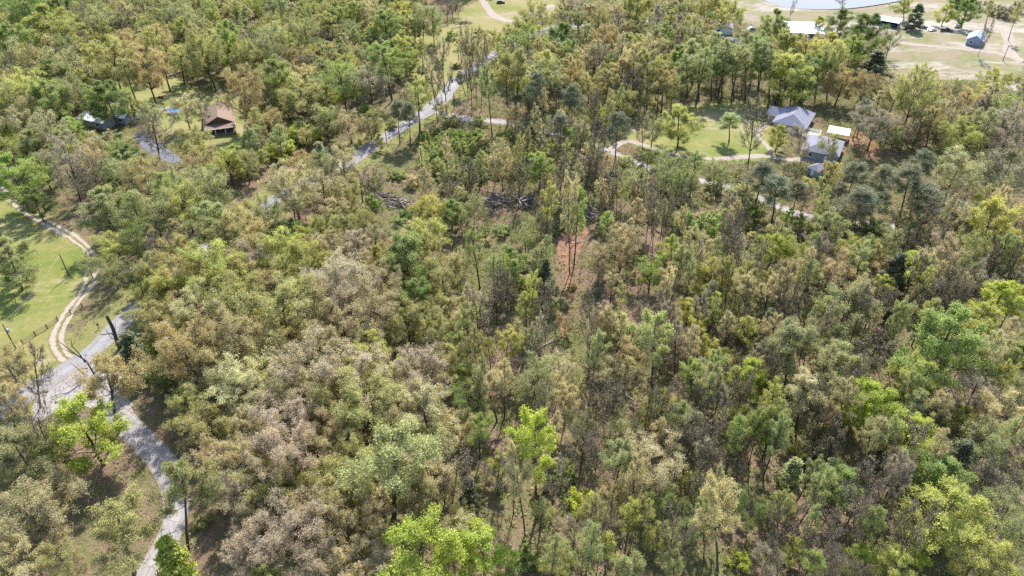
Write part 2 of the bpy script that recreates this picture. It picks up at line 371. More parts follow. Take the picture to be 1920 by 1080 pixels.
def bark_mat(name, c1, c2, sc=3.0):
    m, nt, out = nodes(name); tc = N(nt, 'TexCoord').outputs['Object']
    mp = N(nt, 'Mapping'); mp.inputs['Scale'].default_value = (1, 1, .25); nt.links.new(tc, mp.inputs[0])
    f = noise(nt, sc, 6, .7, mp.outputs[0]); rnd = N(nt, 'ObjectInfo').outputs['Random']
    c = ramp(nt, f, [(.3, c1), (.7, c2)]); c = mix(nt, maths(nt, 'MULTIPLY', rnd, .5), c, srgb(84, 74, 66))
    bsdf(nt, out, c, .9, .15, f, .8, .08); return m
M['leaf'] = leaf_mat('spring_leaves'); M['needle'] = leaf_mat('needles', .3)
M['bark'] = bark_mat('bark', srgb(52, 45, 40), srgb(104, 94, 85)); M['pinebark'] = bark_mat('pine_bark', srgb(60, 46, 40), srgb(116, 96, 84))
M['twig'] = bark_mat('twigs', srgb(104, 90, 78), srgb(158, 144, 128), 2.0)
M['palebark'] = bark_mat('pale_bark', srgb(140, 130, 116), srgb(196, 188, 174))

# ------------------------------------------------------------------ tree prototypes
def unit(a): return a / (np.linalg.norm(a, axis=-1, keepdims=True) + 1e-9)
def tubes(P0, P1, R0, R1, n):
    P0, P1 = np.asarray(P0, float), np.asarray(P1, float); R0 = np.asarray(R0, float)[:, None]; R1 = np.asarray(R1, float)[:, None]
    d = unit(P1 - P0); ref = np.where(np.abs(d[:, 2:3]) < .9, [[0, 0, 1.]], [[1., 0, 0]])
    u = unit(np.cross(d, ref)); w = np.cross(d, u); V = []
    for P, r in ((P0, R0), (P1, R1)):
        for k in range(n):
            a = 2 * math.pi * k / n; V.append(P + r * (math.cos(a) * u + math.sin(a) * w))
    V = np.stack(V, 1); m = len(P0); base = np.arange(m)[:, None] * 2 * n
    Q = np.stack([np.concatenate([base + k, base + (k + 1) % n, base + n + (k + 1) % n, base + n + k], 1) for k in range(n)], 1).reshape(-1, 4)
    return V.reshape(-1, 3), Q
def leaf_quads(C, nrm, size, asp, r):
    n = len(C); t = unit(np.cross(nrm, r.normal(size=(n, 3)))); b = np.cross(nrm, t)
    s = size[:, None]; f = nrm * s * .18
    V = np.stack([C - t * s - f * .5, C - b * s * asp + f, C + t * s - f * .5, C + b * s * asp + f], 1).reshape(-1, 3)
    return V, np.arange(4 * n).reshape(n, 4)
def join(parts):
    V, Q, Mi, A, n = [], [], [], [], 0
    for v, q, mi, a in parts:
        V.append(v); Q.append(q + n); Mi.append(np.full(len(q), mi)); A.append(np.broadcast_to(a, len(v)) if np.ndim(a) == 0 else a); n += len(v)
    return np.concatenate(V), np.concatenate(Q), np.concatenate(Mi), np.concatenate(A)
def bez(a, c, b, k):
    t = np.linspace(0, 1, k + 1)[:, None]; return (1 - t) ** 2 * a + 2 * t * (1 - t) * c + t * t * b

def make_tree(name, seed, h, w, cb, shape, fork, nl, ns, nt_, leaves, lsize, spread, tr, upness=.55, twig_r=.02, extra=1, bark='bark', leafm='leaf', asp=.62, upn=.6, lean=.25, twigs=2):
    """shape(t): crown radius fraction at t (0 crown base .. 1 top); fork: trunk ends at this fraction of the height"""
    r = np.random.default_rng(seed)
    seg0, segR = [], []; tw0, tw1, twr = [], [], []
    ztop = h * fork; k = 7
    tp = np.zeros((k + 1, 3)); tp[:, 2] = np.linspace(0, ztop, k + 1)
    tp[1:, :2] += np.cumsum(r.normal(0, lean * h / 16 * .35, (k, 2)), 0)
    tr_at = lambda z: tr * (1 - .72 * min(1, z / h)) * (1.25 if z < .3 else 1)
    T0, T1, TR0, TR1 = [tp[i] for i in range(k)], [tp[i + 1] for i in range(k)], [tr_at(tp[i][2]) for i in range(k)], [tr_at(tp[i + 1][2]) for i in range(k)]
    T0[0] = T0[0] - np.array([0, 0, .8])
    B0, B1, BR0, BR1 = [], [], [], []; tips, tdir = [], []
    ga = r.uniform(0, 6.28)
    lob = 1 + .22 * np.sin(np.arange(nl) * 2.1 + r.uniform(0, 6)) + r.normal(0, .1, nl)
    for i in range(nl):
        f = (i + .5) / nl; zc0 = cb * h
        t_end = min(.985, max(.03, f ** .85 + r.normal(0, .06)))                 # where on the crown the limb ends
        zt = zc0 + t_end * (h - zc0)
        zs = min(ztop * .985, max(zc0 * .82, zt - (h - zc0) * upness * r.uniform(.55, 1.15) * (.4 + .6 * shape(t_end))))
        j = min(k - 1, int(zs / ztop * k)); q = (zs / ztop * k) - j; S = tp[j] * (1 - q) + tp[j + 1] * q
        ga += 2.4 + r.normal(0, .25)
        rad = w / 2 * shape(t_end) * lob[i] * r.uniform(.8, 1.1)
        E_ = np.array([S[0] * .5 + rad * math.cos(ga), S[1] * .5 + rad * math.sin(ga), zt])
        C = S * .45 + E_ * .55; C[2] = S[2] + (E_[2] - S[2]) * r.uniform(.25, .45)
        L = bez(S, C, E_, 5) + np.vstack([[0, 0, 0], r.normal(0, w * .012, (5, 3))])
        r0 = tr_at(zs) * .5
        for a in range(5):
            B0.append(L[a]); B1.append(L[a + 1]); BR0.append(r0 * (1 - a / 5.6)); BR1.append(r0 * (1 - (a + 1) / 5.6))
        ll = np.linalg.norm(E_ - S)
        for s in range(ns):
            ts = .28 + .72 * (s + r.uniform(.2, .9)) / ns; ts = min(ts, 1); aa = min(4, int(ts * 5)); qq = ts * 5 - aa
            S2 = L[aa] * (1 - qq) + L[aa + 1] * qq; dr = unit(L[aa + 1] - L[aa])
            out_ = unit(np.array([S2[0], S2[1], .0]) + 1e-6)
            d2 = unit(dr * .8 + unit(r.normal(size=3)) * .8 + out_ * .25 + np.array([0, 0, .28]))
            l2 = ll * r.uniform(.22, .42) * (1.15 - .4 * ts); E2 = S2 + d2 * l2; M2 = (S2 + E2) / 2 + r.normal(0, l2 * .08, 3)
            rr = max(twig_r * 1.3, r0 * .42 * (1 - .6 * ts))
            for a, b_, x, y in ((S2, M2, rr, rr * .75), (M2, E2, rr * .75, twig_r)): B0.append(a); B1.append(b_); BR0.append(x); BR1.append(y)
            for q3 in range(nt_):
                t3 = r.uniform(.25, 1); S3 = S2 * (1 - t3) + E2 * t3
                d3 = unit(d2 * .6 + unit(r.normal(size=3)) * .85 + np.array([0, 0, .3])); E3 = S3 + d3 * l2 * r.uniform(.35, .7)
                tw0.append(S3); tw1.append(E3); twr.append(twig_r); tips.append(E3); tdir.append(d3)
                for x in range(twigs):
                    S4 = S3 + (E3 - S3) * r.uniform(.3, 1); E4 = S4 + unit(d3 + unit(r.normal(size=3)) * .9 + np.array([0, 0, .25])) * l2 * r.uniform(.18, .4)
                    tw0.append(S4); tw1.append(E4); twr.append(twig_r * .8)
                    if x < extra: tips.append(E4); tdir.append(d3)
    V1, Q1 = tubes(T0, T1, TR0, TR1, 7); V2, Q2 = tubes(B0, B1, BR0, BR1, 4)
    v, q, mi, a = join([(V1, Q1, 0, .5), (V2, Q2, 0, .5)])
    trunk = np_mesh(name + '_trunk', v, q, mats=[M[bark]], smooth=True)
    parts = []
    V3, Q3 = tubes(tw0, tw1, twr, np.array(twr) * .55, 3); parts.append((V3, Q3, 1, .5))
    tips = np.array(tips); nT = len(tips)
    if leaves > 0:
        cnt = np.maximum(0, r.poisson(leaves, nT)); ii = np.repeat(np.arange(nT), cnt); n = len(ii)
        off = r.normal(0, spread, (n, 3)) * [1, 1, .75]
        C = tips[ii] + off
        cen = np.array([0, 0, h * (cb + .45 * (1 - cb))])
        nrm = unit(unit(r.normal(size=(n, 3))) * .9 + unit(C - cen) * .45 + np.array([0, .15, upn]))
        sz = lsize * r.uniform(.6, 1.35, n)
        vl, ql = leaf_quads(C, nrm, sz, asp, r)
        cl = r.uniform(0, 1, nT)[ii] * .5 + r.uniform(0, 1, n) * .5
        parts.append((vl, ql, 0, np.repeat(cl, 4)))
    v, q, mi, a = join(parts)
    crown = np_mesh(name + '_crown', v, q, mats=[M[leafm], M['twig']], midx=mi, attr={'v': a})
    cz = v if leaves <= 0 else (np.concatenate([vl, V3]) if leaves < 2 else vl)
    rad = np.hypot(cz[:, 0], cz[:, 1]); eff = (float(np.percentile(cz[:, 2], 99.3)), 2 * float(np.percentile(rad, 86)), float(np.median(cz[:, 2])))
    return trunk, crown, eff
dome = lambda t: math.sqrt(max(0, 1 - (max(0, t - .30) / .70) ** 2)) * (.62 + .38 * min(1, t / .3))
oval = lambda t: math.sin(math.pi * min(1, .14 + .84 * t)) ** .7 * (1.05 - .25 * t)
lance = lambda t: (math.sin(math.pi * min(1, .18 + .8 * t)) ** .8) * (1.0 - .15 * t)
vase = lambda t: .35 + .75 * math.sin(math.pi * min(.95, .1 + .8 * t))
cone = lambda t: 1.02 - .92 * t
pinesh = lambda t: (.55 + .45 * math.sin(math.pi * min(1, .1 + .75 * t))) * (1.1 - .75 * t)
PROTO = {}
NOM = {'O': (16, 14, .66), 'B': (16, 10.5, .60), 'S': (19, 6, .72), 'W': (15, 9, .62), 'N': (15, 9.5, .64), 'P': (21, 7.5, .74), 'C': (8, 3.6, .5), 'U': (3.2, 4.4, .55)}
for i in range(5):
    PROTO.setdefault('O', []).append(make_tree('oak', 100 + i, 16, 14, .34 + .04 * (i % 3), dome, .62, 15, 7, 6, 18, .125, .32, .36, .55, .035, 1))
for i in range(4):
    PROTO.setdefault('B', []).append(make_tree('hardwood', 200 + i, 16, 10.5, .22 + .05 * (i % 2), oval, .88, 20, 5, 6, 20, .13, .32, .26, .35, .03, 1))
for i in range(4):
    PROTO.setdefault('S', []).append(make_tree('slender', 300 + i, 19, 6, .46 + .05 * (i % 3), lance, .93, 15, 4, 5, 10, .12, .28, .25, .30, .028, 1))
for i in range(4):
    PROTO.setdefault('T', []).append(make_tree('highcrown', 350 + i, 19, 8.5, .50 + .05 * (i % 3), dome, .86, 14, 6, 5, 16, .125, .31, .31, .35, .03, 1))
for i in range(4):
    PROTO.setdefault('W', []).append(make_tree('wispy', 400 + i, 15, 9, .26, vase, .84, 16, 6, 6, 9, .115, .34, .22, .45, .03, 1, upn=.3))
for i in range(4):
    PROTO.setdefault('N', []).append(make_tree('bare', 500 + i, 15, 9.5, .28, vase, .74, 13, 7, 6, 1.2, .12, .25, .26, .5, .034, 1, twigs=4))
for i in range(3):
    PROTO.setdefault('P', []).append(make_tree('pine', 600 + i, 21, 7.5, .50 + .06 * i, pinesh, .97, 30, 4, 4, 11, .26, .36, .22, .10, .025, 1, 'pinebark', 'needle', asp=.16, upn=.3, lean=.15, twigs=1))
for i in range(3):
    PROTO.setdefault('C', []).append(make_tree('cedar', 700 + i, 8, 3.6, .06, cone, .97, 40, 3, 4, 12, .13, .16, .12, .05, .015, 1, 'pinebark', 'needle', asp=.5, upn=.3, lean=.1, twigs=1))
for i in range(4):
    PROTO.setdefault('J', []).append(make_tree('sapling', 900 + i, 6, 3.2, .18, oval, .9, 14, 4, 4, 11, .10, .20, .08, .3, .016, 1, twigs=1))
for i in range(5):
    PROTO.setdefault('U', []).append(make_tree('shrub', 800 + i, 3.2, 4.4, .04, dome, .35, 12, 5, 4, 9, .12, .17, .05, .6, .014, 1, twigs=1))

NOM = {k: tuple(np.mean([p[2] for p in ps], 0)) for k, ps in PROTO.items()}; NOM = {k: (a, b_, c / a) for k, (a, b_, c) in NOM.items()}
print(NOM, sum(len(m_.polygons) * 2 for ps in PROTO.values() for p in ps for m_ in p[:2]))

# ------------------------------------------------------------------ the trees of the photograph
# kind colour  crown pixel x y  crown width px  [trunk foot pixel x y]
TREES = """
Be 55 15 60;By 87 45 78;Oo 15 42 45;Bg 20 75 55;Ob 65 110 50;Ob 52 72 24;Oo 120 65 40;Nt 145 35 40;Ws 18 110 60;Be 97 142 48;Oy 42 165 70;Ws 125 125 65;Bg 88 185 60;Ws 130 175 50;Be 202 185 58;Bg 165 178 34;Bg 184 194 42;By 244 196 28;Ws 185 35 45;Nt 239 40 40;Ob 215 15 30;Oo 275 45 40;Oo 310 55 35;Ob 235 80 52;Ob 290 75 60;Oo 215 105 60 226 166;Ob 270 125 62 294 196;Sy 337 100 32 346 158;Oo 375 95 60 405 170;Bg 425 75 46 437 142;Oo 460 105 46 478 155;Ob 456 165 62 470 245;So 234 132 34 261 207;Sb 302 108 34 320 172;Ot 38 230 60;Wt 92 242 54;Bg 134 242 38;Ot 186 268 48;Bs 226 272 40;Nk 290 240 60 300 300;Op 345 202 50;Oo 362 262 54;Nk 376 205 34 386 238;Ws 15 190 52;Bl 12 252 34;Be 110 8 40;Ws 160 8 36;Ws 270 8 40;Ws 330 22 44;Ws 362 45 40;Wk 345 35 30
Oy 590 20 42;Ws 510 40 28;Nb 542 48 30;Ws 575 62 42;Ob 547 105 42;Ws 512 82 60;Oo 587 110 34;Bg 517 145 62;Ot 572 140 45;Oo 562 180 76 572 238;Oo 522 182 44 545 225;Ob 497 226 54;Ul 552 258 44;Ul 585 250 40;Ot 650 230 50 660 268;Ot 690 236 42 697 262;Bg 632 25 36;Bg 665 22 32;Wt 702 25 36;By 750 14 32;Bg 722 45 44;By 753 42 36;Bs 777 50 28;Bg 718 105 54 735 190;By 757 82 40;Bl 766 108 32;Bg 676 72 24;Wg 642 150 56;Wk 692 150 52;Wg 668 165 40;Sy 786 165 36 787 250;Sy 790 88 20;Pd 745 205 26 750 270;Pd 766 208 28 770 275;Nk 810 150 30 821 230;Nk 830 128 34 838 208;Nb 879 100 26 885 205;Nb 893 104 22 893 200;Nb 905 104 24 902 208;Nk 872 92 20 878 192;Pd 868 160 20 873 180;Ws 915 150 34 923 255;Oo 948 130 54 952 235;Nk 838 14 22;Nk 848 12 20;Nk 858 10 20;Ws 790 35 42;Wg 812 42 36;Oy 928 74 56 936 112;Ue 855 124 12
Oy 985 50 46;Oo 1002 26 52;Wg 990 82 56;Be 1057 68 46;Ob 1036 108 50;Oo 972 128 46 966 240;Nt 1078 22 40 1085 60;Nt 1058 12 34;Oo 1122 40 46;Ot 1116 98 44;Ot 1090 92 28;Ob 1134 70 52;Wt 1156 32 36;By 1192 16 52;Oo 1195 60 38;Nk 1248 52 50 1235 78;Wt 1225 92 42;Bl 1150 128 28;Bg 1270 112 44;Ob 1246 146 34 1240 212;Oo 1105 158 42;Oo 1080 142 42;Pd 1007 155 30 1008 240;Pd 1043 150 36 1043 205;Pd 1050 228 32 1050 290;Pd 1158 228 36 1153 305;Bl 1124 212 27;Wk 1188 148 52;Wo 1212 172 40;Ws 1300 66 46;Ss 1318 112 34;Ss 1362 98 34;Ss 1386 106 32;Ss 1420 92 34;Ss 1438 104 32;Oo 1330 12 50;Oy 1372 22 46;By 1272 226 58 1270 276;Ws 1226 240 36;Nt 1204 236 28 1204 285;Pg 1368 222 34 1367 266;Nk 1412 232 46 1402 310;Pd 1075 175 34;Ws 1090 220 34;Oo 1135 180 40;Wo 1175 190 38
Bg 1455 42 42;By 1536 42 20;Be 1575 40 40;Be 1626 58 56;Nk 1672 74 32;By 1476 78 36;Oo 1512 88 46;Bg 1600 92 46;By 1560 92 50;Ot 1540 78 38;Cd 1646 118 38;By 1478 136 60;Be 1480 112 34;Ob 1578 152 58;Ob 1626 160 56;Wt 1680 168 54;Oo 1716 172 60 1692 252;Oy 1734 136 34;Wt 1756 178 42;Wt 1768 218 52;Ws 1790 166 26;Ob 1818 192 50;Oy 1856 180 54;Oy 1866 150 44;Bl 1842 210 24;Ot 1815 226 46;Wk 1896 238 62;Oy 1800 252 62;Uy 1455 190 34;By 1462 252 32;Wo 1550 268 34 1556 304;Wk 1490 262 34 1502 306;Bg 1508 160 40;Oy 1694 10 34 1695 38;Cd 1718 28 24;By 1776 22 28 1765 50;Be 1814 16 36 1802 53;So 1858 8 14 1848 48;So 1908 18 14 1890 76;Nk 1850 62 16 1833 106;Nk 1488 12 8 1478 40;Nk 1580 -8 18 1580 20;Uk 1872 20 24;Uk 1892 24 26;Uk 1850 12 22;Uk 1910 12 26;Ue 1796 4 24;Ue 1822 4 26;Uk 1800 -2 30
Bg 25 328 70;Bg 77 312 46;Be 62 372 44;Wk 132 302 60 152 380;Wb 178 298 50;Nk 182 335 52;Be 242 292 40;Ob 270 330 76;Be 210 352 38;Bs 194 388 66;Ws 285 392 70;Wy 345 380 60;Ws 398 352 62;Oy 427 306 50;Bs 398 414 68;Ob 440 434 80;Ob 372 300 56;Oy 212 462 54;We 255 450 48;Ws 206 505 42;Ws 162 495 30;Be 260 518 40;Oy 285 545 58;Nk 310 470 50;Oy 388 500 92;Ob 446 520 72;Bs 12 485 66;Nt 326 322 40 312 345;Ue 30 505 40
Op 540 345 76 562 410;Wt 602 356 60;Ob 566 306 46;Cs 598 292 26;Nt 640 322 46;Nt 674 335 46;Nt 700 345 40;Nt 620 330 40;Ul 532 284 46;Bg 695 382 32;Oo 655 396 42;Oo 682 412 42 698 456;Oo 620 422 50;Oy 586 432 42;Ue 545 432 50;Ws 500 398 46;Oy 520 470 74;Oy 574 486 66;Ot 612 462 60;Or 640 522 92;By 704 478 36;Bg 762 478 72;Be 782 550 58;Oy 800 388 50 815 432;Oy 800 442 56;Be 845 398 40;Ws 866 412 30;Sg 887 450 36 900 540;Ws 888 388 36;Ue 760 408 34;Bs 745 432 42;Oo 830 515 64;Wt 938 300 46 943 358;Cs 1049 405 20;Ws 730 500 40;Wt 860 500 40 865 548
Bg 1013 312 46;Sy 1032 366 30 1022 456;Bg 952 495 62;Wt 1066 372 30 1068 515;Sg 1082 384 30 1076 500;Us 1102 332 34;Ws 1252 325 46;Sg 1303 302 32 1294 362;Ws 1190 346 50;Ot 1166 448 58 1163 506;Nk 1228 392 26 1223 476;Ug 1292 416 54;Ug 1344 432 46;Wt 1322 500 50;Nt 1202 372 24 1201 422;Oy 1332 520 64;Bg 1346 488 34;Wg 1222 505 46;Wy 1258 462 40 1255 526;Wt 1126 492 44;Pd 1432 322 44 1412 398;Cd 1020 515 28;Ws 985 440 40;Nt 1150 340 24 1143 412;Wt 1128 350 22 1125 406;Nk 1010 330 16 965 390;Nt 975 340 24 972 390;Us 1370 400 40;Ue 1385 375 36;Ot 1340 460 40;Cd 1135 400 16;Wo 1275 490 38
Pd 1456 346 44 1447 420;Pd 1572 362 32 1565 398;Pd 1604 324 40;Pd 1616 372 54 1581 452;Pd 1706 334 50 1683 425;Pd 1656 328 36;Pd 1732 300 36;Pd 1800 392 66 1763 452;Ob 1560 322 34;Nt 1510 366 34;Uy 1512 344 24;Op 1796 318 84;By 1852 372 40;Wk 1892 322 70;By 1856 416 66 1830 492;Bs 1549 424 50 1530 508;Bl 1453 466 60 1427 542;Oy 1600 460 42;Ot 1588 492 44;Ws 1664 452 42;Op 1776 476 74;Bl 1714 500 50;Cd 1680 505 36;Ot 1560 512 54;Ot 1482 512 50;By 1660 532 32;Wk 1830 528 52;By 1908 465 40;Nk 1700 450 36;Oo 1640 470 34;Pd 1500 355 30
Cd 246 662 44;Bl 274 650 30;Bg 292 640 30;Wy 280 575 68 290 606;Ob 342 655 92 380 732;Ot 430 622 92;Op 448 716 92;Oo 346 762 64;Wb 200 704 84 222 812;Bl 155 795 104 196 872;Nk 65 692 58 76 764;Ob 10 680 66;Nk 25 790 50 32 806;Nk 80 800 48 110 888;Op 450 795 60;Be 300 705 40;Ot 8 745 50
Oo 532 575 106;Or 625 562 80;Ot 692 575 88;Op 628 616 72;Ob 552 632 62;Ot 488 622 54;Oo 765 602 66;Op 686 630 58;Oy 690 668 72;Or 580 692 106;Or 678 702 92;Oy 502 690 44;Op 518 738 82;By 752 686 32;Bl 780 696 26;Nk 808 665 56;Bg 848 645 40;Nr 893 590 46 898 677;By 872 705 46;We 880 756 58;Oo 690 758 104;Ot 800 768 90;Or 532 796 96;Ot 612 790 70;Wt 912 722 46 932 790;Wt 945 700 36 946 782;Ot 740 800 60
Sy 988 565 32 988 625;Cd 984 632 18;Nk 1026 590 22 1021 660;Ws 1008 725 76;Wp 1052 696 54;Nk 1105 600 26 1107 690;Ue 1152 622 44;Ot 1182 655 46;Op 1146 694 54;Nr 1152 738 40;Oo 1228 622 60 1222 736;Or 1276 650 46;By 1292 590 54;Nt 1212 592 44;Oy 1342 664 48;Oy 1372 602 44;Bl 1405 704 52 1398 756;Oy 1246 762 60;We 1296 738 48 1320 776;Wk 1332 744 40;Bl 1003 815 74 1006 972;Ws 1165 795 46;Nk 1115 750 22 1118 782;Wy 1390 792 46;Cs 1402 590 26;Cs 1440 606 30;Nt 1175 705 40;Wt 1060 600 34;Ws 1085 790 46;Nt 1110 830 40
Bs 1482 650 74 1472 722;Bs 1562 640 50;Bs 1568 682 76;Ws 1590 586 78;Nr 1640 656 66;Cd 1662 600 26;Bg 1770 638 116;By 1838 594 60;Bl 1872 560 62;Bg 1902 672 62;Oy 1712 702 64 1720 766;Bl 1636 752 74 1632 812;Bl 1708 812 74 1682 862;Sy 1452 738 32 1436 832;Op 1510 730 58 1492 802;Nt 1540 772 48;Wk 1826 736 62;Ot 1882 772 78;By 1812 782 36;Ws 1905 735 50;Nt 1470 585 40 1465 628;Nk 1490 570 30 1466 630;Ot 1540 580 44;Wt 1590 760 40;Nt 1755 755 50
Bs 35 860 98;Ot 100 918 70;Ot 55 972 104;Wo 225 985 96 252 1076;Oo 338 915 82 353 1036;Cl 322 1044 52;Ot 422 862 80;Ot 30 1050 90;Wo 120 1055 60;Ot 470 960 60
Or 540 845 82 553 915;Ot 622 842 64;Os 740 850 104 740 966;Op 770 915 58 807 958;Oo 682 912 68;Oo 620 906 76;Oo 492 902 70;Or 552 985 112;Or 470 1030 80;Bl 785 1028 126;Bl 908 1032 84;Nr 855 880 54 848 946;Cd 880 918 28;Oo 866 966 36;By 934 870 42;Ot 650 1060 80;By 495 1078 42;Or 590 1050 84;Ot 700 1000 54;Oo 560 910 60
Op 968 872 40 985 1002;Op 1228 864 94;We 1236 948 58;Sy 1183 962 36 1172 1032;Ul 1086 938 44;Sy 1143 1020 40;Wk 1080 985 44;Wk 1122 972 42;Oy 1233 1010 46;By 1292 906 38;Ot 1340 936 58 1346 1072;Ws 1322 960 40 1320 1052;We 1412 952 56;Ul 1386 1048 36;Ue 1062 890 36;Ue 1036 905 34;Nk 1340 862 36;Nk 1386 882 36;Ue 990 1045 44;Ws 1290 980 48;Oo 1150 930 40;By 1040 1040 50;Nk 1120 855 30;Ug 1195 885 36
Ss 1290 118 34 1288 184;Ss 1312 122 34 1310 188;Bg 1336 124 38 1334 186;Ss 1356 118 34 1352 188;Ss 1378 120 34 1376 186;Ss 1400 116 34 1398 188;Bg 1422 122 36 1420 186;Ss 1444 116 34 1442 190;By 1466 118 40 1462 184;Be 1488 126 40 1482 190;Bg 1512 122 42 1505 186;Bg 1536 120 42 1528 184;Oo 1560 118 46 1550 186;Wk 1345 140 40 1342 180;Wk 1392 146 36 1390 182;Ss 1300 92 36 1298 160;Ss 1340 80 36 1338 150;Ss 1400 76 36 1396 150;Bg 1430 80 38 1426 150;Oo 1480 78 44;Pd 1000 165 30 1000 225;Ob 1165 130 40 1162 200;Oo 1215 120 42 1212 205;Ot 1190 110 40 1188 200;Ob 1070 130 40 1068 205;Oo 1025 150 40 1022 225;Wo 1140 150 40 1138 214;Ws 1235 160 36 1232 214;Oo 1260 160 36 1258 205;Wk 1180 170 40 1178 214;Oo 290 512 70;Oo 330 478 64;Ob 350 520 70;Wy 320 540 60;Ws 420 440 60;Oo 468 402 56;Wt 640 300 46;Ws 610 318 50;Wt 545 372 46;Oo 300 600 70;Op 372 580 80;Oo 440 560 84;Or 470 640 70;Ot 600 650 70;Op 560 730 80;Oo 640 745 80;Ot 400 680 80;Oo 390 800 70;Ot 460 870 80;Oo 520 900 80;Or 440 920 80;Ot 600 960 90;Oo 660 860 80;Ot 700 940 60;Op 740 760 70;Ot 850 800 60;Oo 800 830 70;Wt 830 900 60;Pd 1640 370 44 1632 420;Pd 1740 360 48 1736 430;Us 900 228 26;Wt 960 215 30 958 245;Us 985 240 24;Ws 1020 235 30 1018 262;Us 1060 255 28;Wt 1090 250 28 1088 282;Us 1110 276 26;Ws 1262 312 34 1260 345;Ug 1290 332 30;Us 1385 358 30;Wt 1400 345 34 1398 380;Ws 1545 392 36 1543 424;Us 1570 410 30;Wt 1605 395 36 1602 430;Us 1640 425 34;Ws 1735 415 40 1733 450;Us 1710 432 30;Wt 1680 410 34 1678 440;Ws 1455 385 32 1453 412;Us 1420 382 28;Us 1340 352 26;Ws 1355 330 30 1352 360;Us 1250 325 26;Us 1175 302 22;Us 850 226 26;Wt 830 200 26 840 236;Us 800 150 16;Ug 822 120 18;Us 790 128 18;Uo 880 92 18;Wo 862 84 22 866 118;Wt 905 92 26 908 128;Oo 955 62 34 958 96;Ug 846 66 20;Us 812 90 18;Uo 900 60 20;Nt 760 180 30 772 225;Wo 700 226 34 704 262;Us 735 232 20;Jo 712 262 18;Jg 1200 318 16;Js 1225 326 16;Jg 1480 402 18;Js 1655 432 20;Jg 1500 412 18;Us 1255 345 40;Ue 1280 352 36;Us 1395 362 36;Ue 1405 398 40;Us 1540 420 36;Uy 1590 405 30;Ws 1240 300 36 1238 335;Sg 1215 290 26 1214 330;Ws 1340 320 36 1338 352
Cs 1488 890 36;Bg 1584 906 64;Nk 1636 900 58 1600 980;Oy 1470 948 46;Nt 1540 972 70;Nt 1656 986 70;Bg 1760 896 80;By 1772 956 104;Nt 1850 888 60;Ws 1884 970 78;Bl 1727 1028 50;Oy 1840 1036 88;Bl 1610 1046 46;By 1680 1062 60;By 1492 1026 38;Wk 1570 1052 44;Ws 1856 832 62;Cd 1800 852 36;Uy 1500 845 36;Cs 1555 885 30;Ws 1900 1060 60;Wk 1440 1040 50;Cd 1660 830 26;Ws 1745 850 44;Nt 1530 830 46;Cd 1530 860 26
"""
LEAFC = {'t': (180, 170, 134), 'o': (166, 164, 108), 'y': (172, 174, 98), 'l': (166, 178, 76), 'g': (138, 154, 86), 'e': (112, 132, 70), 's': (154, 160, 112),
         'b': (172, 158, 114), 'p': (188, 182, 146), 'k': (154, 146, 132), 'r': (176, 164, 146), 'd': (104, 112, 86)}
LEAFC = {k: tuple(min(.72, 1.3 * a) for a in srgb(*v)[:3]) for k, v in LEAFC.items()}
CNAME = {'t': 'tan', 'o': 'olive', 'y': 'yellow-green', 'l': 'bright lime', 'g': 'fresh green', 'e': 'deep green', 's': 'sage green', 'b': 'golden brown', 'p': 'pale cream', 'k': 'grey', 'r': 'pinkish tan', 'd': 'dark green'}
KNAME = {'O': ('oak_tree', 'oak', 'oak tree'), 'B': ('hardwood_tree', 'hardwood', 'hardwood tree'), 'J': ('sapling', 'sapling', 'sapling'), 'T': ('high_crowned_tree', 'long-trunked tree', 'long-trunked tree'), 'S': ('slender_tree', 'slender tree', 'slender tree'), 'W': ('wispy_tree', 'wispy tree', 'wispy tree'),
         'N': ('bare_tree', 'bare tree', 'bare tree'), 'P': ('pine_tree', 'pine', 'pine tree'), 'C': ('cedar_tree', 'cedar', 'cedar tree'), 'U': ('shrub', 'shrub', 'shrub')}
RATIO = {'O': (1.2, 8, 23), 'B': (1.5, 7, 23), 'S': (3.0, 11, 23), 'T': (2.0, 11, 25), 'J': (1.8, 3, 8), 'W': (1.6, 7, 20), 'N': (1.6, 7, 20), 'P': (2.6, 12, 26), 'C': (2.3, 3, 12), 'U': (.75, 1.2, 6)}
placed = []      # (kind, colour, x, y, height, width, tilt)
def place_px(k, c, u, v, w, foot=None):
    fr = NOM[k][2]
    if foot:
        if k in 'OBW':
            x, y = G(*foot); zc = CAMH + ray(u, v)[2] / ray(u, v)[1] * y; s_ = proj(x, y, zc)[2]
            if zc / .76 > 1.75 * w / s_: k = 'T'; fr = NOM[k][2]
        x, y = G(*foot); z0 = float(h0(x, y)); d = ray(u, v)
        zc = CAMH + d[2] / d[1] * y - z0; hgt = max(RATIO[k][1] * .8, min(30, zc / fr))
        cx = d[0] / d[1] * y; tilt = max(-.3, min(.3, math.atan2(cx - x, max(3, zc)))); wid = w / proj(x, y, z0 + zc)[2]
    else:
        hgt = 12.0
        for _ in range(4):
            x, y = G(u, v, hgt * fr); wid = w / proj(x, y, hgt * fr)[2]
            a, lo, hi = RATIO[k]; hgt = max(lo, min(hi, wid * a * 1.0))
        tilt = random.gauss(0, .03)
    placed.append((k, c, x, y, hgt, wid, tilt))
WSC = {'J': 1.1, 'T': 1.1, 'O': 1.26, 'B': 1.15, 'S': 1.1, 'W': 1.15, 'N': 1.1, 'P': 1.1, 'C': 1.15, 'U': 1.2}
for t in TREES.replace('\n', ';').split(';'):
    q = t.split()
    if len(q) < 4: continue
    n = [float(a) for a in q[1:]]
    place_px(q[0][0], q[0][1], n[0], n[1], n[2] * (WSC[q[0][0]] if n[1] > 420 else 1.12), (n[3], n[4]) if len(n) > 3 else None)
NLISTED = len(placed)
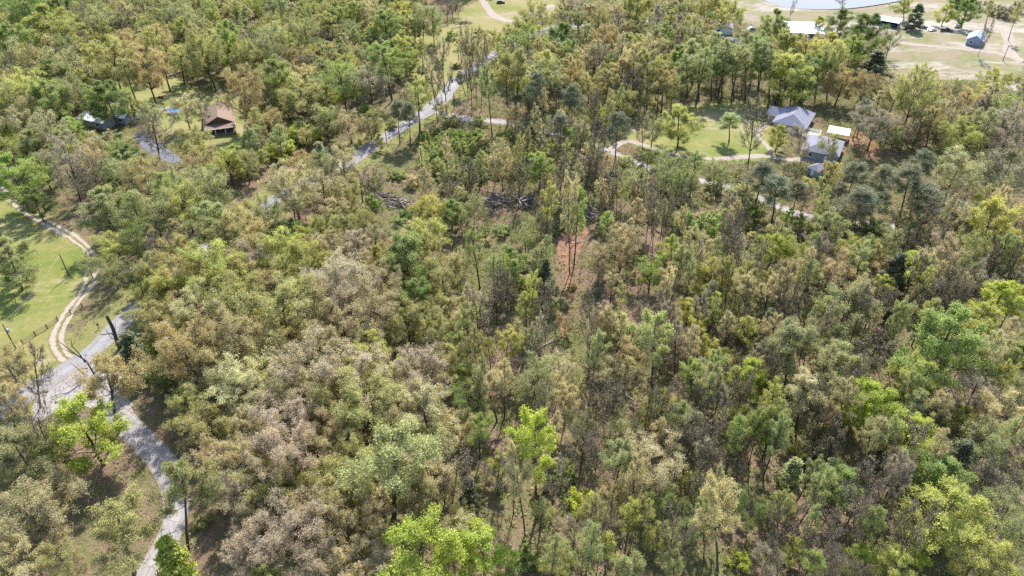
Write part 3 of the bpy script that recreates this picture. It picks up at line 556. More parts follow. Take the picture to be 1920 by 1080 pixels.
# ---- infill between the trees above: the smaller trees and shrubs that close the woods
KEEP = [(1445, 186, 1606, 300), (370, 180, 448, 262), (640, 225, 780, 318), (770, 110, 930, 240), (90, 585, 250, 720), (150, 720, 250, 800), (280, 830, 320, 862), (270, 985, 335, 1040), (252, 246, 340, 302),
        (700, 352, 775, 398), (905, 352, 1000, 402), (1095, 380, 1122, 424), (1040, 428, 1100, 530), (1050, 580, 1085, 660), (1180, 255, 1450, 305), (0, 340, 175, 470), (110, 470, 190, 660), (1370, 0, 1920, 150), (800, 0, 1000, 60), (100, 735, 300, 960), (140, 660, 240, 760),
        (1140, 276, 1240, 320), (1310, 330, 1380, 360), (1430, 370, 1520, 412), (1580, 410, 1720, 440), (310, 200, 350, 226), (780, 78, 800, 102), (500, 375, 545, 400), (1000, 44, 1040, 66), (160, 205, 250, 240)]
ZONES = [
 ([(700, 262), (790, 226), (860, 232), (1010, 250), (1010, 330), (900, 345), (780, 345), (700, 335)], 3.0, 'UJUU', 'ggsgyoe', .9),  # pixel polygon, spacing m, kinds, colours, height scale
 ([(-60, -10), (960, -10), (900, 60), (780, 100), (770, 170), (640, 260), (470, 350), (300, 470), (180, 440), (0, 330), (-60, 330)], 6.4, 'WWWOTBBSN', 'ssstogy', 1.0),
 ([(930, 60), (1060, 40), (1400, 30), (1700, 100), (1960, 170), (1960, 330), (1640, 290), (1460, 200), (1150, 215), (930, 215), (900, 130)], 6.2, 'WWOTBSNTW', 'stobkgs', 1.1),
 ([(860, 215), (1150, 225), (1180, 300), (1420, 330), (1700, 400), (1960, 440), (1960, 560), (1640, 540), (1380, 470), (1150, 540), (1000, 560), (880, 420), (640, 380), (690, 300)], 4.8, 'UJUJWNUSUSNTN', 'stktgtos', .66),
 ([(240, 480), (640, 330), (780, 420), (880, 560), (850, 800), (900, 1000), (880, 1120), (350, 1130), (380, 1000), (330, 800), (270, 640)], 5.6, 'OOOWOTU', 'ttorrtoo', .95),
 ([(-80, 720), (100, 740), (120, 900), (240, 1000), (230, 1130), (-120, 1130)], 9.5, 'WNUJ', 'totbt', .85),
 ([(880, 560), (1380, 470), (1960, 560), (2000, 1130), (860, 1130), (900, 900), (850, 750)], 4.9, 'STSNSUTSJSNWSUN', 'sstkgoystto', .72),
 ([(1380, 470), (1960, 440), (1960, 580), (1380, 600)], 4.6, 'WUNUTWSU', 'stksoto', .75),
]
zone_polys = [(PX([(u, max(v, -60)) for u, v in z[0]]),) + z[1:] for z in ZONES]
px_, py_ = [p[2] for p in placed], [p[3] for p in placed]
pr_ = [max(1.2, p[5] * (.36 if p[0] != 'U' else .4)) for p in placed]
cap = {k: sum(1 for p in placed if p[0] == k) for k in NOM}
blocked_polys = list(grass_polys.values()) + [pond_poly]
for poly, space, kinds, cols, hs in zone_polys:
    A = np.array(poly); lo, hi = A.min(0), A.max(0)
    n = int((hi - lo).prod() / (space * space) * 2.2)
    C = rng.uniform(lo, hi, (n, 2)); ok = inside(poly, C[:, 0], C[:, 1])
    for b_ in blocked_polys: ok &= ~inside(b_, C[:, 0], C[:, 1])
    for line, w in road_lines.values(): ok &= polydist(line, C[:, 0], C[:, 1], False) > w / 2 + 1.3
    for x, y in C[ok]:
        k = random.choice(kinds); c = random.choice(cols)
        if cap[k] >= 300: continue
        if k == 'P': c = 'd'
        if k == 'N': c = random.choice('kktr')
        if k == 'C': c = random.choice('dds')
        wid = {'O': 9.5, 'B': 6.5, 'S': 4.5, 'J': 2.8, 'T': 6, 'W': 7, 'N': 7, 'P': 6, 'C': 2.6, 'U': 3.6}[k] * random.uniform(.65, 1.25) * (hs if k not in 'UC' else 1)
        a, l_, h_ = RATIO[k]; hgt = max(l_ * .7, min(h_, wid * a * random.uniform(.85, 1.2)))
        if hs < .9 and k in 'STNW': hgt = max(hgt, random.uniform(10.5, 18.5))
        rad = wid * (.34 if k != 'U' else .42)
        if np.min(np.hypot(np.array(px_) - x, np.array(py_) - y) - np.array(pr_) - rad * .55) < 0: continue
        z0 = float(h0(x, y)); u0, v0, s0 = proj(x, y, z0); u1, v1, s1 = proj(x, y, z0 + hgt)
        hw = wid * s1 / 2
        if u1 + hw < -10 or u1 - hw > 1930 or v1 > 1085 or v0 < -6: continue
        if any(u1 + hw * .8 > a0 and u1 - hw * .8 < a1 and v1 < b1 and v0 > b0 for a0, b0, a1, b1 in KEEP): continue
        placed.append((k, c, x, y, hgt, wid, random.gauss(0, .05))); px_.append(x); py_.append(y); pr_.append(rad); cap[k] += 1
print('trees', NLISTED, len(placed), cap)

# ---- labels
LANDMARK = [('grey-roofed house', (1515, 240), 34), ('brown-roofed house', (405, 225), 34), ('farm pond', (1560, 25), 34), ('green lawn', (1330, 250), 22), ('small blue-grey house', (1830, 75), 32), ('white-roofed house', (1510, 60), 26),
            ('left log pile', (735, 375), 14), ('log piles', (950, 378), 16), ('red clay gully', (1068, 520), 26), ('road fork', (130, 695), 26), ('gravel driveway', (300, 870), 22), ('rail fence', (70, 625), 20), ('dirt track', (90, 420), 26), ('grassy meadow', (30, 480), 26), ('grassy glade', (850, 90), 30),
            ('parking lot', (295, 275), 22), ('sandy field', (1780, 140), 36)]
LANDMARK = [(n if n != 'left log pile' else 'log pile', *G(*p), r_) for n, p, r_ in LANDMARK]
def where(x, y):
    best = None
    for n, a, b_, r_ in LANDMARK:
        d = math.hypot(x - a, y - b_) / r_
        if d < 1 and (best is None or d < best[0]): best = (d, n)
    if best: return 'near the ' + best[1]
    X1, Y1 = np.array([x]), np.array([y])
    for k, nm in (('paved_road', 'by the paved road'), ('gravel_road', 'by the gravel side road'), ('driveway', 'by the driveway')):
        if polydist(road_lines[k][0], X1, Y1, False)[0] < 13: return nm
    for (poly, *_), nm in zip(zone_polys, ('in the brushy clearing', 'in the roadside woods', 'in the lawnside woods', 'in the brushy cutover', 'in the oak wood', 'beside the driveway', 'in the thicket', 'in the thicket')):
        if inside(poly, X1, Y1)[0]: return nm
    return 'at the wood edge'
def size_word(k, h):
    if k == 'U': return 'low' if h < 2 else 'rounded' if h < 3.2 else 'big'
    return 'small' if h < 8 else 'mid-height' if h < 13 else 'tall' if h < 19 else 'towering'
PXY = np.array([(p[2], p[3]) for p in placed])
def copy_obj(name, data, parent, **k): return link(name, data, parent, **k)
labels, seen = [], set()
an = lambda t: ('an ' if t[0] in 'aeiou' else 'a ') + t
for i, (k, c, x, y, hgt, wid, tilt) in enumerate(placed):
    d = np.hypot(PXY[:, 0] - x, PXY[:, 1] - y); nb = []
    for j in np.argsort(d)[1:9]:
        kk, cc = placed[j][0], placed[j][1]
        if kk == 'U' and k != 'U' and len(nb) < 1: continue
        q = f"{CNAME[cc]} {KNAME[kk][1]}"
        if (kk, cc) != (k, c) and q not in nb: nb.append(q)
    nb = (nb + ['leafy gap', 'brushy gap', 'litter patch'])[:4]
    me_ = f"{size_word(k, hgt)} {CNAME[c]} {KNAME[k][1]}"; wh = where(x, y)
    opts = [f"{me_} by {an(nb[0])} {wh}", f"{me_} between {an(nb[0])} and {an(nb[1])}", f"{me_} by {an(nb[1])} {wh}", f"{me_} between {an(nb[0])} and {an(nb[2])}", f"{me_} between {an(nb[1])} and {an(nb[2])}"]
    lab = next((o for o in opts if o not in seen and len(o.replace('-', ' ').split()) <= 16), opts[0]); seen.add(lab); labels.append(lab)
for i, (k, c, x, y, hgt, wid, tilt) in enumerate(placed):
    nm, ph, cat = KNAME[k]; hn, wn_, _ = NOM[k]
    tr, cr, eff = PROTO[k][(i * 7 + int(x)) % len(PROTO[k])]; hn, wn_ = eff[0], eff[1]
    z0 = float(h0(x, y))
    root = link(nm, None, loc=(x, y, z0 - .05), label=labels[i], cat=cat, group={'U': 'shrubs in the clearings and under the trees'}.get(k, f'{cat}s of the wood'))
    root.empty_display_size = .5; root['label'] = labels[i]
    root.rotation_euler = (random.gauss(0, .025), tilt, 0)
    az = random.uniform(0, 6.283); sw = wid / wn_; sh = hgt / hn
    base = np.array(LEAFC[c][:3]) * math.exp(random.gauss(0, .10)) * np.exp(rng.normal(0, .028, 3))
    for pn, me in (('trunk', tr), ('crown', cr)):
        o = link(pn if k != 'U' else {'trunk': 'stems', 'crown': 'foliage'}[pn], me, root, rz=az)
        o.scale = (sw, sw * random.uniform(.93, 1.07), sh) if pn == 'crown' else (sw, sw, sh)
        if pn == 'trunk': o.scale = (sw, sw, sh)
        o.color = (*base, 1)
for o_ in []: pass

# ------------------------------------------------------------------ materials of built things
def flat(name, c, rough=.6, spec=.35, metal=0, var=.12, sc=2.0):
    a = tuple(k * (1 - var) for k in c[:3]) + (1,); b_ = tuple(min(1, k * (1 + var)) for k in c[:3]) + (1,)
    return mottled(name, a, b_, sc, rough, spec, .01, metal)
def shingle(name, c):
    m, nt, out = nodes(name); tc = N(nt, 'TexCoord').outputs['Object']
    br = N(nt, 'TexBrick'); br.inputs['Scale'].default_value = 2.2; br.inputs['Mortar Size'].default_value = .03; br.inputs['Bias'].default_value = 0
    d = tuple(k * .82 for k in c[:3]) + (1,); br.inputs['Color1'].default_value = c; br.inputs['Color2'].default_value = d; br.inputs['Mortar'].default_value = tuple(k * .6 for k in c[:3]) + (1,)
    nt.links.new(tc, br.inputs['Vector'])
    f = noise(nt, .7, 6, .65, tc); cc = mix(nt, ramp(nt, f, [(.35, (0, 0, 0)), (.75, (.5, .5, .5))]), br.outputs[0], tuple(k * .6 for k in c[:3]) + (1,))
    bsdf(nt, out, cc, .85, .25, br.outputs[1], .3, .01); return m
def ribbed(name, c, stain):
    m, nt, out = nodes(name); tc = N(nt, 'TexCoord').outputs['Object']
    wv = N(nt, 'TexWave'); wv.inputs['Scale'].default_value = 1.1; nt.links.new(tc, wv.inputs['Vector'])
    f = noise(nt, .8, 6, .65, tc); cc = mix(nt, ramp(nt, f, [(.45, (0, 0, 0)), (.75, (.7, .7, .7))]), c, stain)
    bsdf(nt, out, cc, .45, .4, wv.outputs['Fac'], .3, .03); return m
M['roof_grey'] = shingle('grey_shingles', srgb(138, 138, 152)); M['roof_brown'] = shingle('brown_shingles', srgb(140, 118, 104))
M['roof_white'] = ribbed('white_metal_roof', srgb(228, 232, 236), srgb(196, 198, 200)); M['roof_blue'] = ribbed('blue_grey_metal_roof', srgb(132, 142, 172), srgb(150, 158, 184))
M['roof_stained'] = ribbed('stained_white_roof', srgb(222, 222, 226), srgb(96, 90, 88))
M['siding_tan'] = flat('tan_siding', srgb(172, 162, 148)); M['siding_grey'] = flat('grey_siding', srgb(150, 152, 160)); M['siding_blue'] = flat('blue_grey_siding', srgb(140, 148, 168)); M['brick'] = flat('dark_brick', srgb(104, 78, 66))
M['white'] = flat('white_paint', srgb(226, 226, 224), var=.05); M['glass'] = flat('window_glass', srgb(48, 56, 66), .1, .6); M['wood'] = flat('grey_wood', srgb(128, 114, 100), .85, .15, var=.3); M['pole'] = flat('pole_wood', srgb(84, 70, 60), .85, .15, var=.25)
M['metal'] = flat('galvanised_metal', srgb(176, 182, 190), .4, .5, .4); M['wire'] = flat('aluminium_wire', srgb(150, 150, 150), .4, .5); M['black'] = flat('black_plastic', srgb(34, 34, 38), .5)
M['teal'] = flat('teal_sheet', srgb(48, 84, 88)); M['poolwater'] = flat('pool_water', srgb(84, 128, 178), .08, .5); M['rubber'] = flat('tyre_rubber', srgb(28, 28, 30), .8, .2); M['orange'] = flat('orange_paint', srgb(190, 92, 50)); M['deck'] = flat('deck_boards', srgb(176, 168, 158), .8, .2)
M['log'] = bark_mat('weathered_log', srgb(120, 112, 108), srgb(196, 188, 182), 2.2); M['logd'] = bark_mat('dark_log', srgb(70, 60, 56), srgb(128, 116, 108), 2.2)
CARP = {k: flat('car_paint_' + k, srgb(*v), .25, .6, .2, .03) for k, v in {'white': (222, 224, 228), 'dark': (40, 44, 52), 'silver': (164, 170, 178), 'red': (120, 44, 40), 'blue': (70, 84, 112)}.items()}

def root_at(name, u=None, v=None, xy=None, rz=0.0, label='', cat='', group=None, dz=0.0):
    x, y = G(u, v) if xy is None else xy
    o = link(name, None, loc=(x, y, float(h0(x, y)) + dz), rz=rz, label=label, cat=cat, group=group); o.empty_display_size = 1; return o
def window(par, x, y, z, axis, w=1.1, h=1.2):
    """axis 'x+','x-','y+','y-': wall face it sits on; frame, pane and sill stand proud of the wall"""
    s = 1 if axis[1] == '+' else -1
    dim = (lambda t, a, b_: (t, a, b_)) if axis[0] == 'x' else (lambda t, a, b_: (a, t, b_))
    off = lambda t: (x + s * t, y, z) if axis[0] == 'x' else (x, y + s * t, z)
    f = MB().box(off(.02), dim(.08, w + .24, h + .24)).obj('window', M['white'], par)
    MB().box(off(.055), dim(.05, w, h)).obj('pane', M['glass'], f)
    sx, sy, sz = off(.08); MB().box((sx, sy, sz - h / 2 - .17), dim(.16, w + .36, .07)).obj('sill', M['white'], f)
def door(par, x, y, axis, hgt=2.05, base=0.0):
    s = 1 if axis[1] == '+' else -1
    dim = (lambda t, a, b_: (t, a, b_)) if axis[0] == 'x' else (lambda t, a, b_: (a, t, b_))
    q = (x + s * .03, y, base + hgt / 2) if axis[0] == 'x' else (x, y + s * .03, base + hgt / 2)
    d = MB().box(q, dim(.09, .95, hgt)).obj('door', M['white'], par)
    k = (q[0] + s * .07, q[1] + .35, q[2] - .05) if axis[0] == 'x' else (q[0] + .35, q[1] + s * .07, q[2] - .05)
    MB().box(k, (.07, .07, .07)).obj('handle', M['metal'], d)
def gable_walls(par, L, W, wh, rise, mat, x0=None):
    mb = MB(); a = -L / 2 if x0 is None else x0
    prof = [(-W / 2, -.6), (W / 2, -.6), (W / 2, wh), (0, wh + rise), (-W / 2, wh)]
    V = [(a, y, z) for y, z in prof] + [(a + L, y, z) for y, z in prof]; n = 5
    mb.add(V, [tuple(reversed(range(n))), tuple(range(n, 2 * n))] + [(i, (i + 1) % n, n + (i + 1) % n, n + i) for i in range(n)])
    return mb.obj('wall', mat, par)
def gable_roof(par, L, W, wh, rise, mat, ov=.5, th=.16, x0=None):
    a = (-L / 2 if x0 is None else x0) - ov; b_ = a + L + 2 * ov; k = rise / (W / 2); zt = wh + rise + .18
    for s in (-1, 1):
        e = W / 2 + ov
        MB().slab([(a, 0, zt), (b_, 0, zt), (b_, s * e, zt - k * e), (a, s * e, zt - k * e)], th).obj('roof_panel', mat, par)
    MB().box(((a + b_) / 2, 0, zt + .02), (b_ - a, .3, .06)).obj('ridge_cap', mat, par)
def hip_roof(par, L, W, wh, rise, mat, ov=.5, th=.16, hipx=None):
    ex, ey = L / 2 + ov, W / 2 + ov; hx = W / 2 * .9 if hipx is None else hipx; z0 = wh + .05; z1 = wh + rise + .18
    r0, r1 = (-ex + hx, 0, z1), (ex - hx, 0, z1)
    A, B_, C, D = (-ex, -ey, z0), (ex, -ey, z0), (ex, ey, z0), (-ex, ey, z0)
    for pts in ([A, B_, r1, r0], [C, D, r0, r1], [B_, C, r1], [D, A, r0]): MB().slab(pts, th).obj('roof_panel', mat, par)
def posts(par, pts, z0, z1, mat, s=.14):
    for x, y in pts: MB().box((x, y, (z0 + z1) / 2), (s, s, z1 - z0)).obj('post', mat, par)

# ---- grey-roofed house
t = root_at('house', xy=(102.6, 245.6), rz=R(60), label='tan house with grey shingle cross-gable roof beside the green lawn', cat='house')
MB().box((0, 0, 1.1), (15, 11, 3.4)).obj('wall', M['siding_tan'], t); hip_roof(t, 15, 11, 2.8, 2.7, M['roof_grey'], .55, .16, 4.2)
gab = MB().add([(-1.6, 5.4, 2.75), (4.4, 5.4, 2.75), (1.4, 5.4, 4.8), (-1.6, 9.0, 2.75), (4.4, 9.0, 2.75), (1.4, 9.0, 4.8), (-1.6, 5.4, -.6), (4.4, 5.4, -.6), (-1.6, 9.0, -.6), (4.4, 9.0, -.6)], [(3, 4, 5), (8, 9, 4, 3), (6, 8, 3, 0), (9, 7, 1, 4)])
gab.obj('wing_wall', M['siding_tan'], t)
for s in (-1, 1): MB().slab([(1.4, 1.0, 5.05), (1.4, 9.5, 5.05), (1.4 + s * 3.5, 9.5, 2.66), (1.4 + s * 3.5, 3.2, 2.66)], .15).obj('wing_roof_panel', M['roof_grey'], t)
for x in (-5, -1.5, 2, 5.2): window(t, x, -5.5, 1.6, 'y-')
for y in (-3.2, 2.8): window(t, -7.5, y, 1.6, 'x-')
door(t, -7.5, -.2, 'x-'); window(t, 1.4, 9.0, 1.6, 'y+', 1.6)
MB().tube((2.5, -1.8, 4.2), (2.5, -1.8, 5.4), .1).obj('vent_pipe', M['metal'], t)
# ---- hip-roofed garage house next to it
t = root_at('guest_house', xy=(105.2, 222.6), rz=R(62), label='low grey hip-roofed building beside the white deck', cat='house')
MB().box((0, 0, 1.1), (12.5, 11, 3.4)).obj('wall', M['siding_grey'], t); hip_roof(t, 12.5, 11, 2.8, 2.3, M['roof_grey'], .5, .16, 4.4)
for x in (-3.5, 0, 3.5): window(t, x, -5.5, 1.6, 'y-')
window(t, -6.25, 3, 1.6, 'x-'); door(t, -6.25, -2, 'x-'); window(t, 0, 5.5, 1.6, 'y+')
t = root_at('patio_cover', xy=(114.6, 234.0), rz=R(-26), label='flat stained white patio roof on posts behind the hip-roofed building', cat='patio cover')
MB().slab([(-3.6, -2.9, 2.75), (3.6, -2.9, 2.75), (3.6, 2.9, 2.95), (-3.6, 2.9, 2.95)], .12).obj('roof_panel', M['roof_stained'], t)
posts(t, [(-3.3, -2.6), (3.3, -2.6), (3.3, 2.6), (-3.3, 2.6), (0, -2.6), (0, 2.6)], -.4, 2.68, M['white'])
t = root_at('deck', xy=(105.8, 235.2), rz=R(-28), label='raised white deck with railings between the two grey roofs', cat='deck')
for i in range(14): MB().box((-2.6 + i * .4, 0, .82), (.37, 5.4, .05)).obj('plank', M['deck'], t)
posts(t, [(-2.7, -2.7), (0, -2.7), (2.7, -2.7), (2.7, 0), (2.7, 2.7), (0, 2.7), (-2.7, 2.7), (-2.7, 0)], -.4, 1.85, M['white'], .13)
for z in (1.25, 1.55, 1.88):
    for c_, d_ in (((0, -2.7, z), (5.5, .09, .09)), ((0, 2.7, z), (5.5, .09, .09)), ((2.7, 0, z), (.09, 5.3, .09))): MB().box(c_, d_).obj('rail', M['white'], t)
t = root_at('garden_shed', 1529, 326, rz=R(35), label='small shed with pale grey hip roof beside the sandy drive', cat='shed')
MB().box((0, 0, .8), (4.2, 3.8, 2.8)).obj('wall', M['siding_grey'], t); hip_roof(t, 4.2, 3.8, 2.15, 1.3, M['roof_grey'], .35, .1, 1.7); door(t, -2.1, 0, 'x-', 1.9); window(t, 0, -1.9, 1.3, 'y-', .7, .7)
# ---- brown-roofed house
t = root_at('house', xy=(-107.2, 247.6), rz=R(109), label='brick house with brown shingle roof and white-posted front porch', cat='house')
gable_walls(t, 14, 10, 2.9, 2.6, M['brick']); gable_roof(t, 14, 10, 2.9, 2.6, M['roof_brown'])
MB().slab([(-7.4, -5.3, 3.05), (-7.4, 5.3, 3.05), (-10.8, 5.3, 2.5), (-10.8, -5.3, 2.5)], .14).obj('porch_roof', M['roof_brown'], t)
MB().box((-8.9, 0, .1), (3.6, 10.2, .7)).obj('porch_floor', M['wood'], t)
posts(t, [(-10.5, y) for y in (-4.9, -1.7, 1.7, 4.9)], .45, 2.45, M['white'], .18)
for y in (-3.3, 3.3):
    for z in (.75, 1.05, 1.35): MB().box((-10.5, y, z), (.07, 3.0, .07)).obj('rail', M['black'], t)
MB().box((-10.72, 0, 2.42), (.1, 10.6, .2)).obj('fascia', M['white'], t); MB().box((7.58, 0, 2.95), (.08, 10.6, .22)).obj('fascia', M['white'], t)
door(t, -7.0, 0, 'x-', 2.05, .45)
for y in (-3, 3): window(t, -7.0, y, 1.7, 'x-')
for x in (-4, 0, 4): window(t, x, -5.0, 1.6, 'y-'); window(t, x, 5.0, 1.6, 'y+')
t = root_at('swimming_pool', 328, 212, label='round above-ground pool with blue water beside the brown-roofed house', cat='swimming pool')
n = 28; V = []; F = []
for r_, z in ((2.3, -.3), (2.3, 1.15), (2.12, 1.15), (2.12, .2)): V += [(r_ * math.cos(6.2832 * k / n), r_ * math.sin(6.2832 * k / n), z) for k in range(n)]
for a in range(3): F += [(a * n + k, a * n + (k + 1) % n, (a + 1) * n + (k + 1) % n, (a + 1) * n + k) for k in range(n)]
MB().add(V, F).obj('pool_wall', M['metal'], t); MB().add([(2.12 * math.cos(6.2832 * k / n), 2.12 * math.sin(6.2832 * k / n), .98) for k in range(n)], [tuple(range(n))]).obj('water', M['poolwater'], t)
for k in range(6): a = k * 1.047; MB().box((2.38 * math.cos(a), 2.38 * math.sin(a), .45), (.14, .14, 1.4), a).obj('upright', M['white'], t)
t = root_at('patio', 314, 204, rz=R(20), label='pale concrete patio slab beside the round pool', cat='patio'); MB().box((0, 0, -.05), (5.5, 3.6, .4)).obj('slab', M['sand'], t)
def metal_building(u, v, L, W, rz, label, roof='roof_white', wall='siding_grey', wh=2.6, rise=1.1):
    t = root_at('outbuilding', u, v, rz=rz, label=label, cat='outbuilding'); gable_walls(t, L, W, wh, rise, M[wall]); gable_roof(t, L, W, wh, rise, M[roof], .35, .08)
    window(t, L * .25, -W / 2, 1.5, 'y-'); window(t, -L * .25, -W / 2, 1.5, 'y-'); door(t, -L / 2, 0, 'x-'); return t
metal_building(188, 232, 12, 7, R(-22), 'long white-roofed metal outbuilding half hidden by bright green trees')
metal_building(232, 226, 7, 6, R(-18), 'short white-roofed metal outbuilding above the parking lot')
# ---- the far houses by the field and the pond
t = root_at('house', xy=(139.5, 349), rz=R(-7), label='wide grey house with bright white metal roof below the pond', cat='house')
gable_walls(t, 15, 17, 2.9, 1.5, M['siding_grey']); gable_roof(t, 15, 17, 2.9, 1.5, M['roof_white'], .5, .1)
for x in (-5, -1.5, 2.5, 5.5): window(t, x, -8.5, 1.6, 'y-')
door(t, .6, -8.5, 'y-'); MB().tube((-1.5, -3, 3.6), (-1.5, -3, 5.2), .16).obj('flue_pipe', M['black'], t)
t = root_at('house', 1352, 56, rz=R(80), label='grey-roofed house glimpsed through the roadside trees', cat='house')
gable_walls(t, 15, 9, 2.9, 2.4, M['white']); gable_roof(t, 15, 9, 2.9, 2.4, M['roof_grey'])
for x in (-4, 0, 4): window(t, x, -4.5, 1.6, 'y-'); window(t, x, 4.5, 1.6, 'y+')
window(t, -7.5, 2, 1.6, 'x-'); door(t, -7.5, -1.5, 'x-')
t = root_at('open_shed', xy=(184.0, 360), rz=R(-38), label='long open-fronted shed with white roof beside two field trees', cat='shed')
MB().slab([(-6.2, -3, 2.7), (6.2, -3, 2.7), (6.2, 3, 3.3), (-6.2, 3, 3.3)], .1).obj('roof_panel', M['roof_white'], t)
MB().box((0, 2.6, 1.3), (11.8, .12, 3.4)).obj('back_wall', M['teal'], t)
for s in (-1, 1): MB().box((s * 5.9, 0, 1.15), (.12, 5.1, 3.0)).obj('side_wall', M['siding_grey'], t)
posts(t, [(x, -2.7) for x in (-5.7, -1.9, 1.9, 5.7)], -.4, 2.62, M['wood'], .16); MB().box((3.2, .4, .5), (3.0, 1.6, 1.6)).obj('stored_crate', M['teal'], t)
t = root_at('cottage', xy=(214.2, 334), rz=R(56), label='small blue-grey gabled house standing in the open field', cat='house')
gable_walls(t, 10, 6.4, 2.7, 2.0, M['siding_blue']); gable_roof(t, 10, 6.4, 2.7, 2.0, M['roof_blue'], .45, .1)
window(t, -5, 1.2, 1.6, 'x-', 1.0, 1.2); window(t, -2.5, -3.2, 1.6, 'y-'); window(t, 2.8, -3.2, 1.6, 'y-'); door(t, .3, -3.2, 'y-'); window(t, -1.5, 3.2, 1.6, 'y+'); MB().box((-5.6, 0, .05), (1.3, 5.6, .5)).obj('step', M['wood'], t)

# ---- vehicles
def wheel_set(par, xs, yw, r_):
    for x in xs:
        for s in (-1, 1):
            w = MB().tube((x, s * yw - .11, r_), (x, s * yw + .11, r_), r_, n=14).obj('wheel', M['rubber'], par)
            MB().tube((x, s * yw - .125, r_), (x, s * yw + .125, r_), r_ * .55, n=10).obj('rim', M['metal'], w)
def car(u, v, rz, paint, label, pickup=False):
    t = root_at('pickup_truck' if pickup else 'car', u, v, rz=rz, label=label, cat='pickup' if pickup else 'car', dz=.03); p = CARP[paint]
    if pickup:
        body = [(-2.7, .45), (-2.72, 1.0), (-.6, 1.02), (-.5, 1.05), (1.2, 1.05), (2.5, .98), (2.72, .8), (2.72, .42)]; cab = [(-.7, 1.03), (-.55, 1.72), (.75, 1.75), (1.35, 1.04)]
    else:
        body = [(-2.2, .4), (-2.25, .85), (-1.9, .98), (1.0, .98), (2.05, .86), (2.25, .7), (2.25, .38)]; cab = [(-1.85, .96), (-1.25, 1.42), (.3, 1.45), (1.15, .96)]
    MB().prism(body, -.9, .9).obj('body', p, t); MB().prism(cab, -.78, .78).obj('cabin', p, t)
    x0, x1 = cab[0][0], cab[-1][0]; zc = (cab[0][1] + cab[1][1]) / 2 + .03; zh = (cab[1][1] - cab[0][1]) * .62
    for s in (-1, 1): MB().box(((x0 + x1) / 2, s * .79, zc), ((x1 - x0) * .58, .03, zh)).obj('side_window', M['glass'], t)
    MB().slab([(cab[3][0] + .02, -.7, cab[3][1] + .08), (cab[3][0] + .02, .7, cab[3][1] + .08), (cab[2][0] + .1, .7, cab[2][1] - .04), (cab[2][0] + .1, -.7, cab[2][1] - .04)], .05).obj('windscreen', M['glass'], t)
    if pickup: MB().box((-1.7, 0, 1.04), (1.9, 1.5, .06)).obj('load_bed', M['black'], t)
    for s in (-1, 1): MB().box((body[-2][0] - .02, s * .62, .72), (.08, .34, .16)).obj('headlight', M['white'], t)
    wheel_set(t, (-1.35, 1.35) if not pickup else (-1.65, 1.7), .82, .34 if not pickup else .4); return t
car(1748, 58, R(20), 'white', 'white car parked on the grass among the field trees')
car(1774, 59, R(-15), 'dark', 'dark pickup truck parked under the yellow-green field tree', True)
car(1797, 51, R(35), 'silver', 'silver car parked by the deep green field tree')
car(1730, 53, R(-30), 'dark', 'dark car parked in the shade of the field cedar')
car(1706, 53, R(10), 'red', 'red pickup truck parked beside the open shed', True)
car(1408, 56, R(30), 'silver', 'silver car parked behind the sage roadside trees')
car(939, 6, R(8), 'dark', 'dark car parked on the grass above the sandy drive')
t = root_at('riding_mower', 302, 184, rz=R(30), label='small dark riding mower with orange hood under the yard oaks', cat='mower')
MB().box((.45, 0, .62), (.8, .62, .42)).obj('hood', M['orange'], t); MB().box((-.3, 0, .5), (1.0, .8, .2)).obj('chassis', M['black'], t); MB().box((-.45, 0, .78), (.5, .5, .16)).obj('seat', M['black'], t); MB().box((-.68, 0, 1.02), (.12, .5, .45)).obj('backrest', M['black'], t); MB().box((0, 0, .22), (.9, 1.15, .16)).obj('mower_deck', M['orange'], t)
wheel_set(t, (-.55,), .5, .28); wheel_set(t, (.7,), .42, .2)

# ---- poles and lines
def P3(foot, u, v):
    """point seen at pixel (u, v) in the upright plane through the ground point foot"""
    d = ray(u, v); return Vector((d[0] / d[1] * foot[1], foot[1], CAMH + d[2] / d[1] * foot[1]))
def pole(x, y, hgt, label, arm=True, transformer=False, lean=0.0, az=0.0):
    z = float(h0(x, y)); t = link('utility_pole', None, loc=(x, y, z), rz=az, label=label, cat='utility pole', group='utility poles')
    MB().tube((0, 0, -.8), (lean, 0, hgt), .17, .11, 10).obj('pole', M['pole'], t)
    if arm:
        a = MB().box((lean, 0, hgt - .5), (.12, 2.0, .12)).obj('crossarm', M['pole'], t)
        for s in (-.85, .85): MB().tube((lean, s, hgt - .44), (lean, s, hgt - .2), .05, .04, 8).obj('insulator', M['metal'], a)
    if transformer:
        MB().tube((lean + .38, 0, hgt - 2.5), (lean + .38, 0, hgt - 1.5), .27, n=14).obj('transformer', M['metal'], t); MB().box((lean + .15, 0, hgt - 2.0), (.3, .1, .12)).obj('bracket', M['metal'], t)
    return Vector((x + lean, y, z + hgt))
def wire(a, b_, sag, label, r_=.014):
    P = [a.lerp(b_, k / 16) - Vector((0, 0, sag * 4 * (k / 16) * (1 - k / 16))) for k in range(17)]
    mb = MB()
    for k in range(16): mb.tube(P[k], P[k + 1], r_, n=5)
    mb.obj('power_line', M['wire'], None, label=label, cat='power line', group='overhead lines')
x, y = G(130, 518); pA = pole(x, y, 6.9, 'plain wooden utility pole in the grassy meadow', False)
x, y = G(30, 654); pB = pole(x, y, 7.2, 'utility pole with grey transformer by the rail fence', True, True, 0, R(40))
x, y = G(482, 362, 9); pC = pole(x, y, 9, 'utility pole among trees where the road dips behind the oaks', True, False, 0, R(30))
x, y = G(776, 150, 9); pD = pole(x, y, 9, 'utility pole at the wood edge across from the gravel side road', True, False, 0, R(30))
x, y = G(832, 106); pE = pole(x, y, 8.5, 'utility pole in the grassy glade above the road', True, False, 0, R(30))
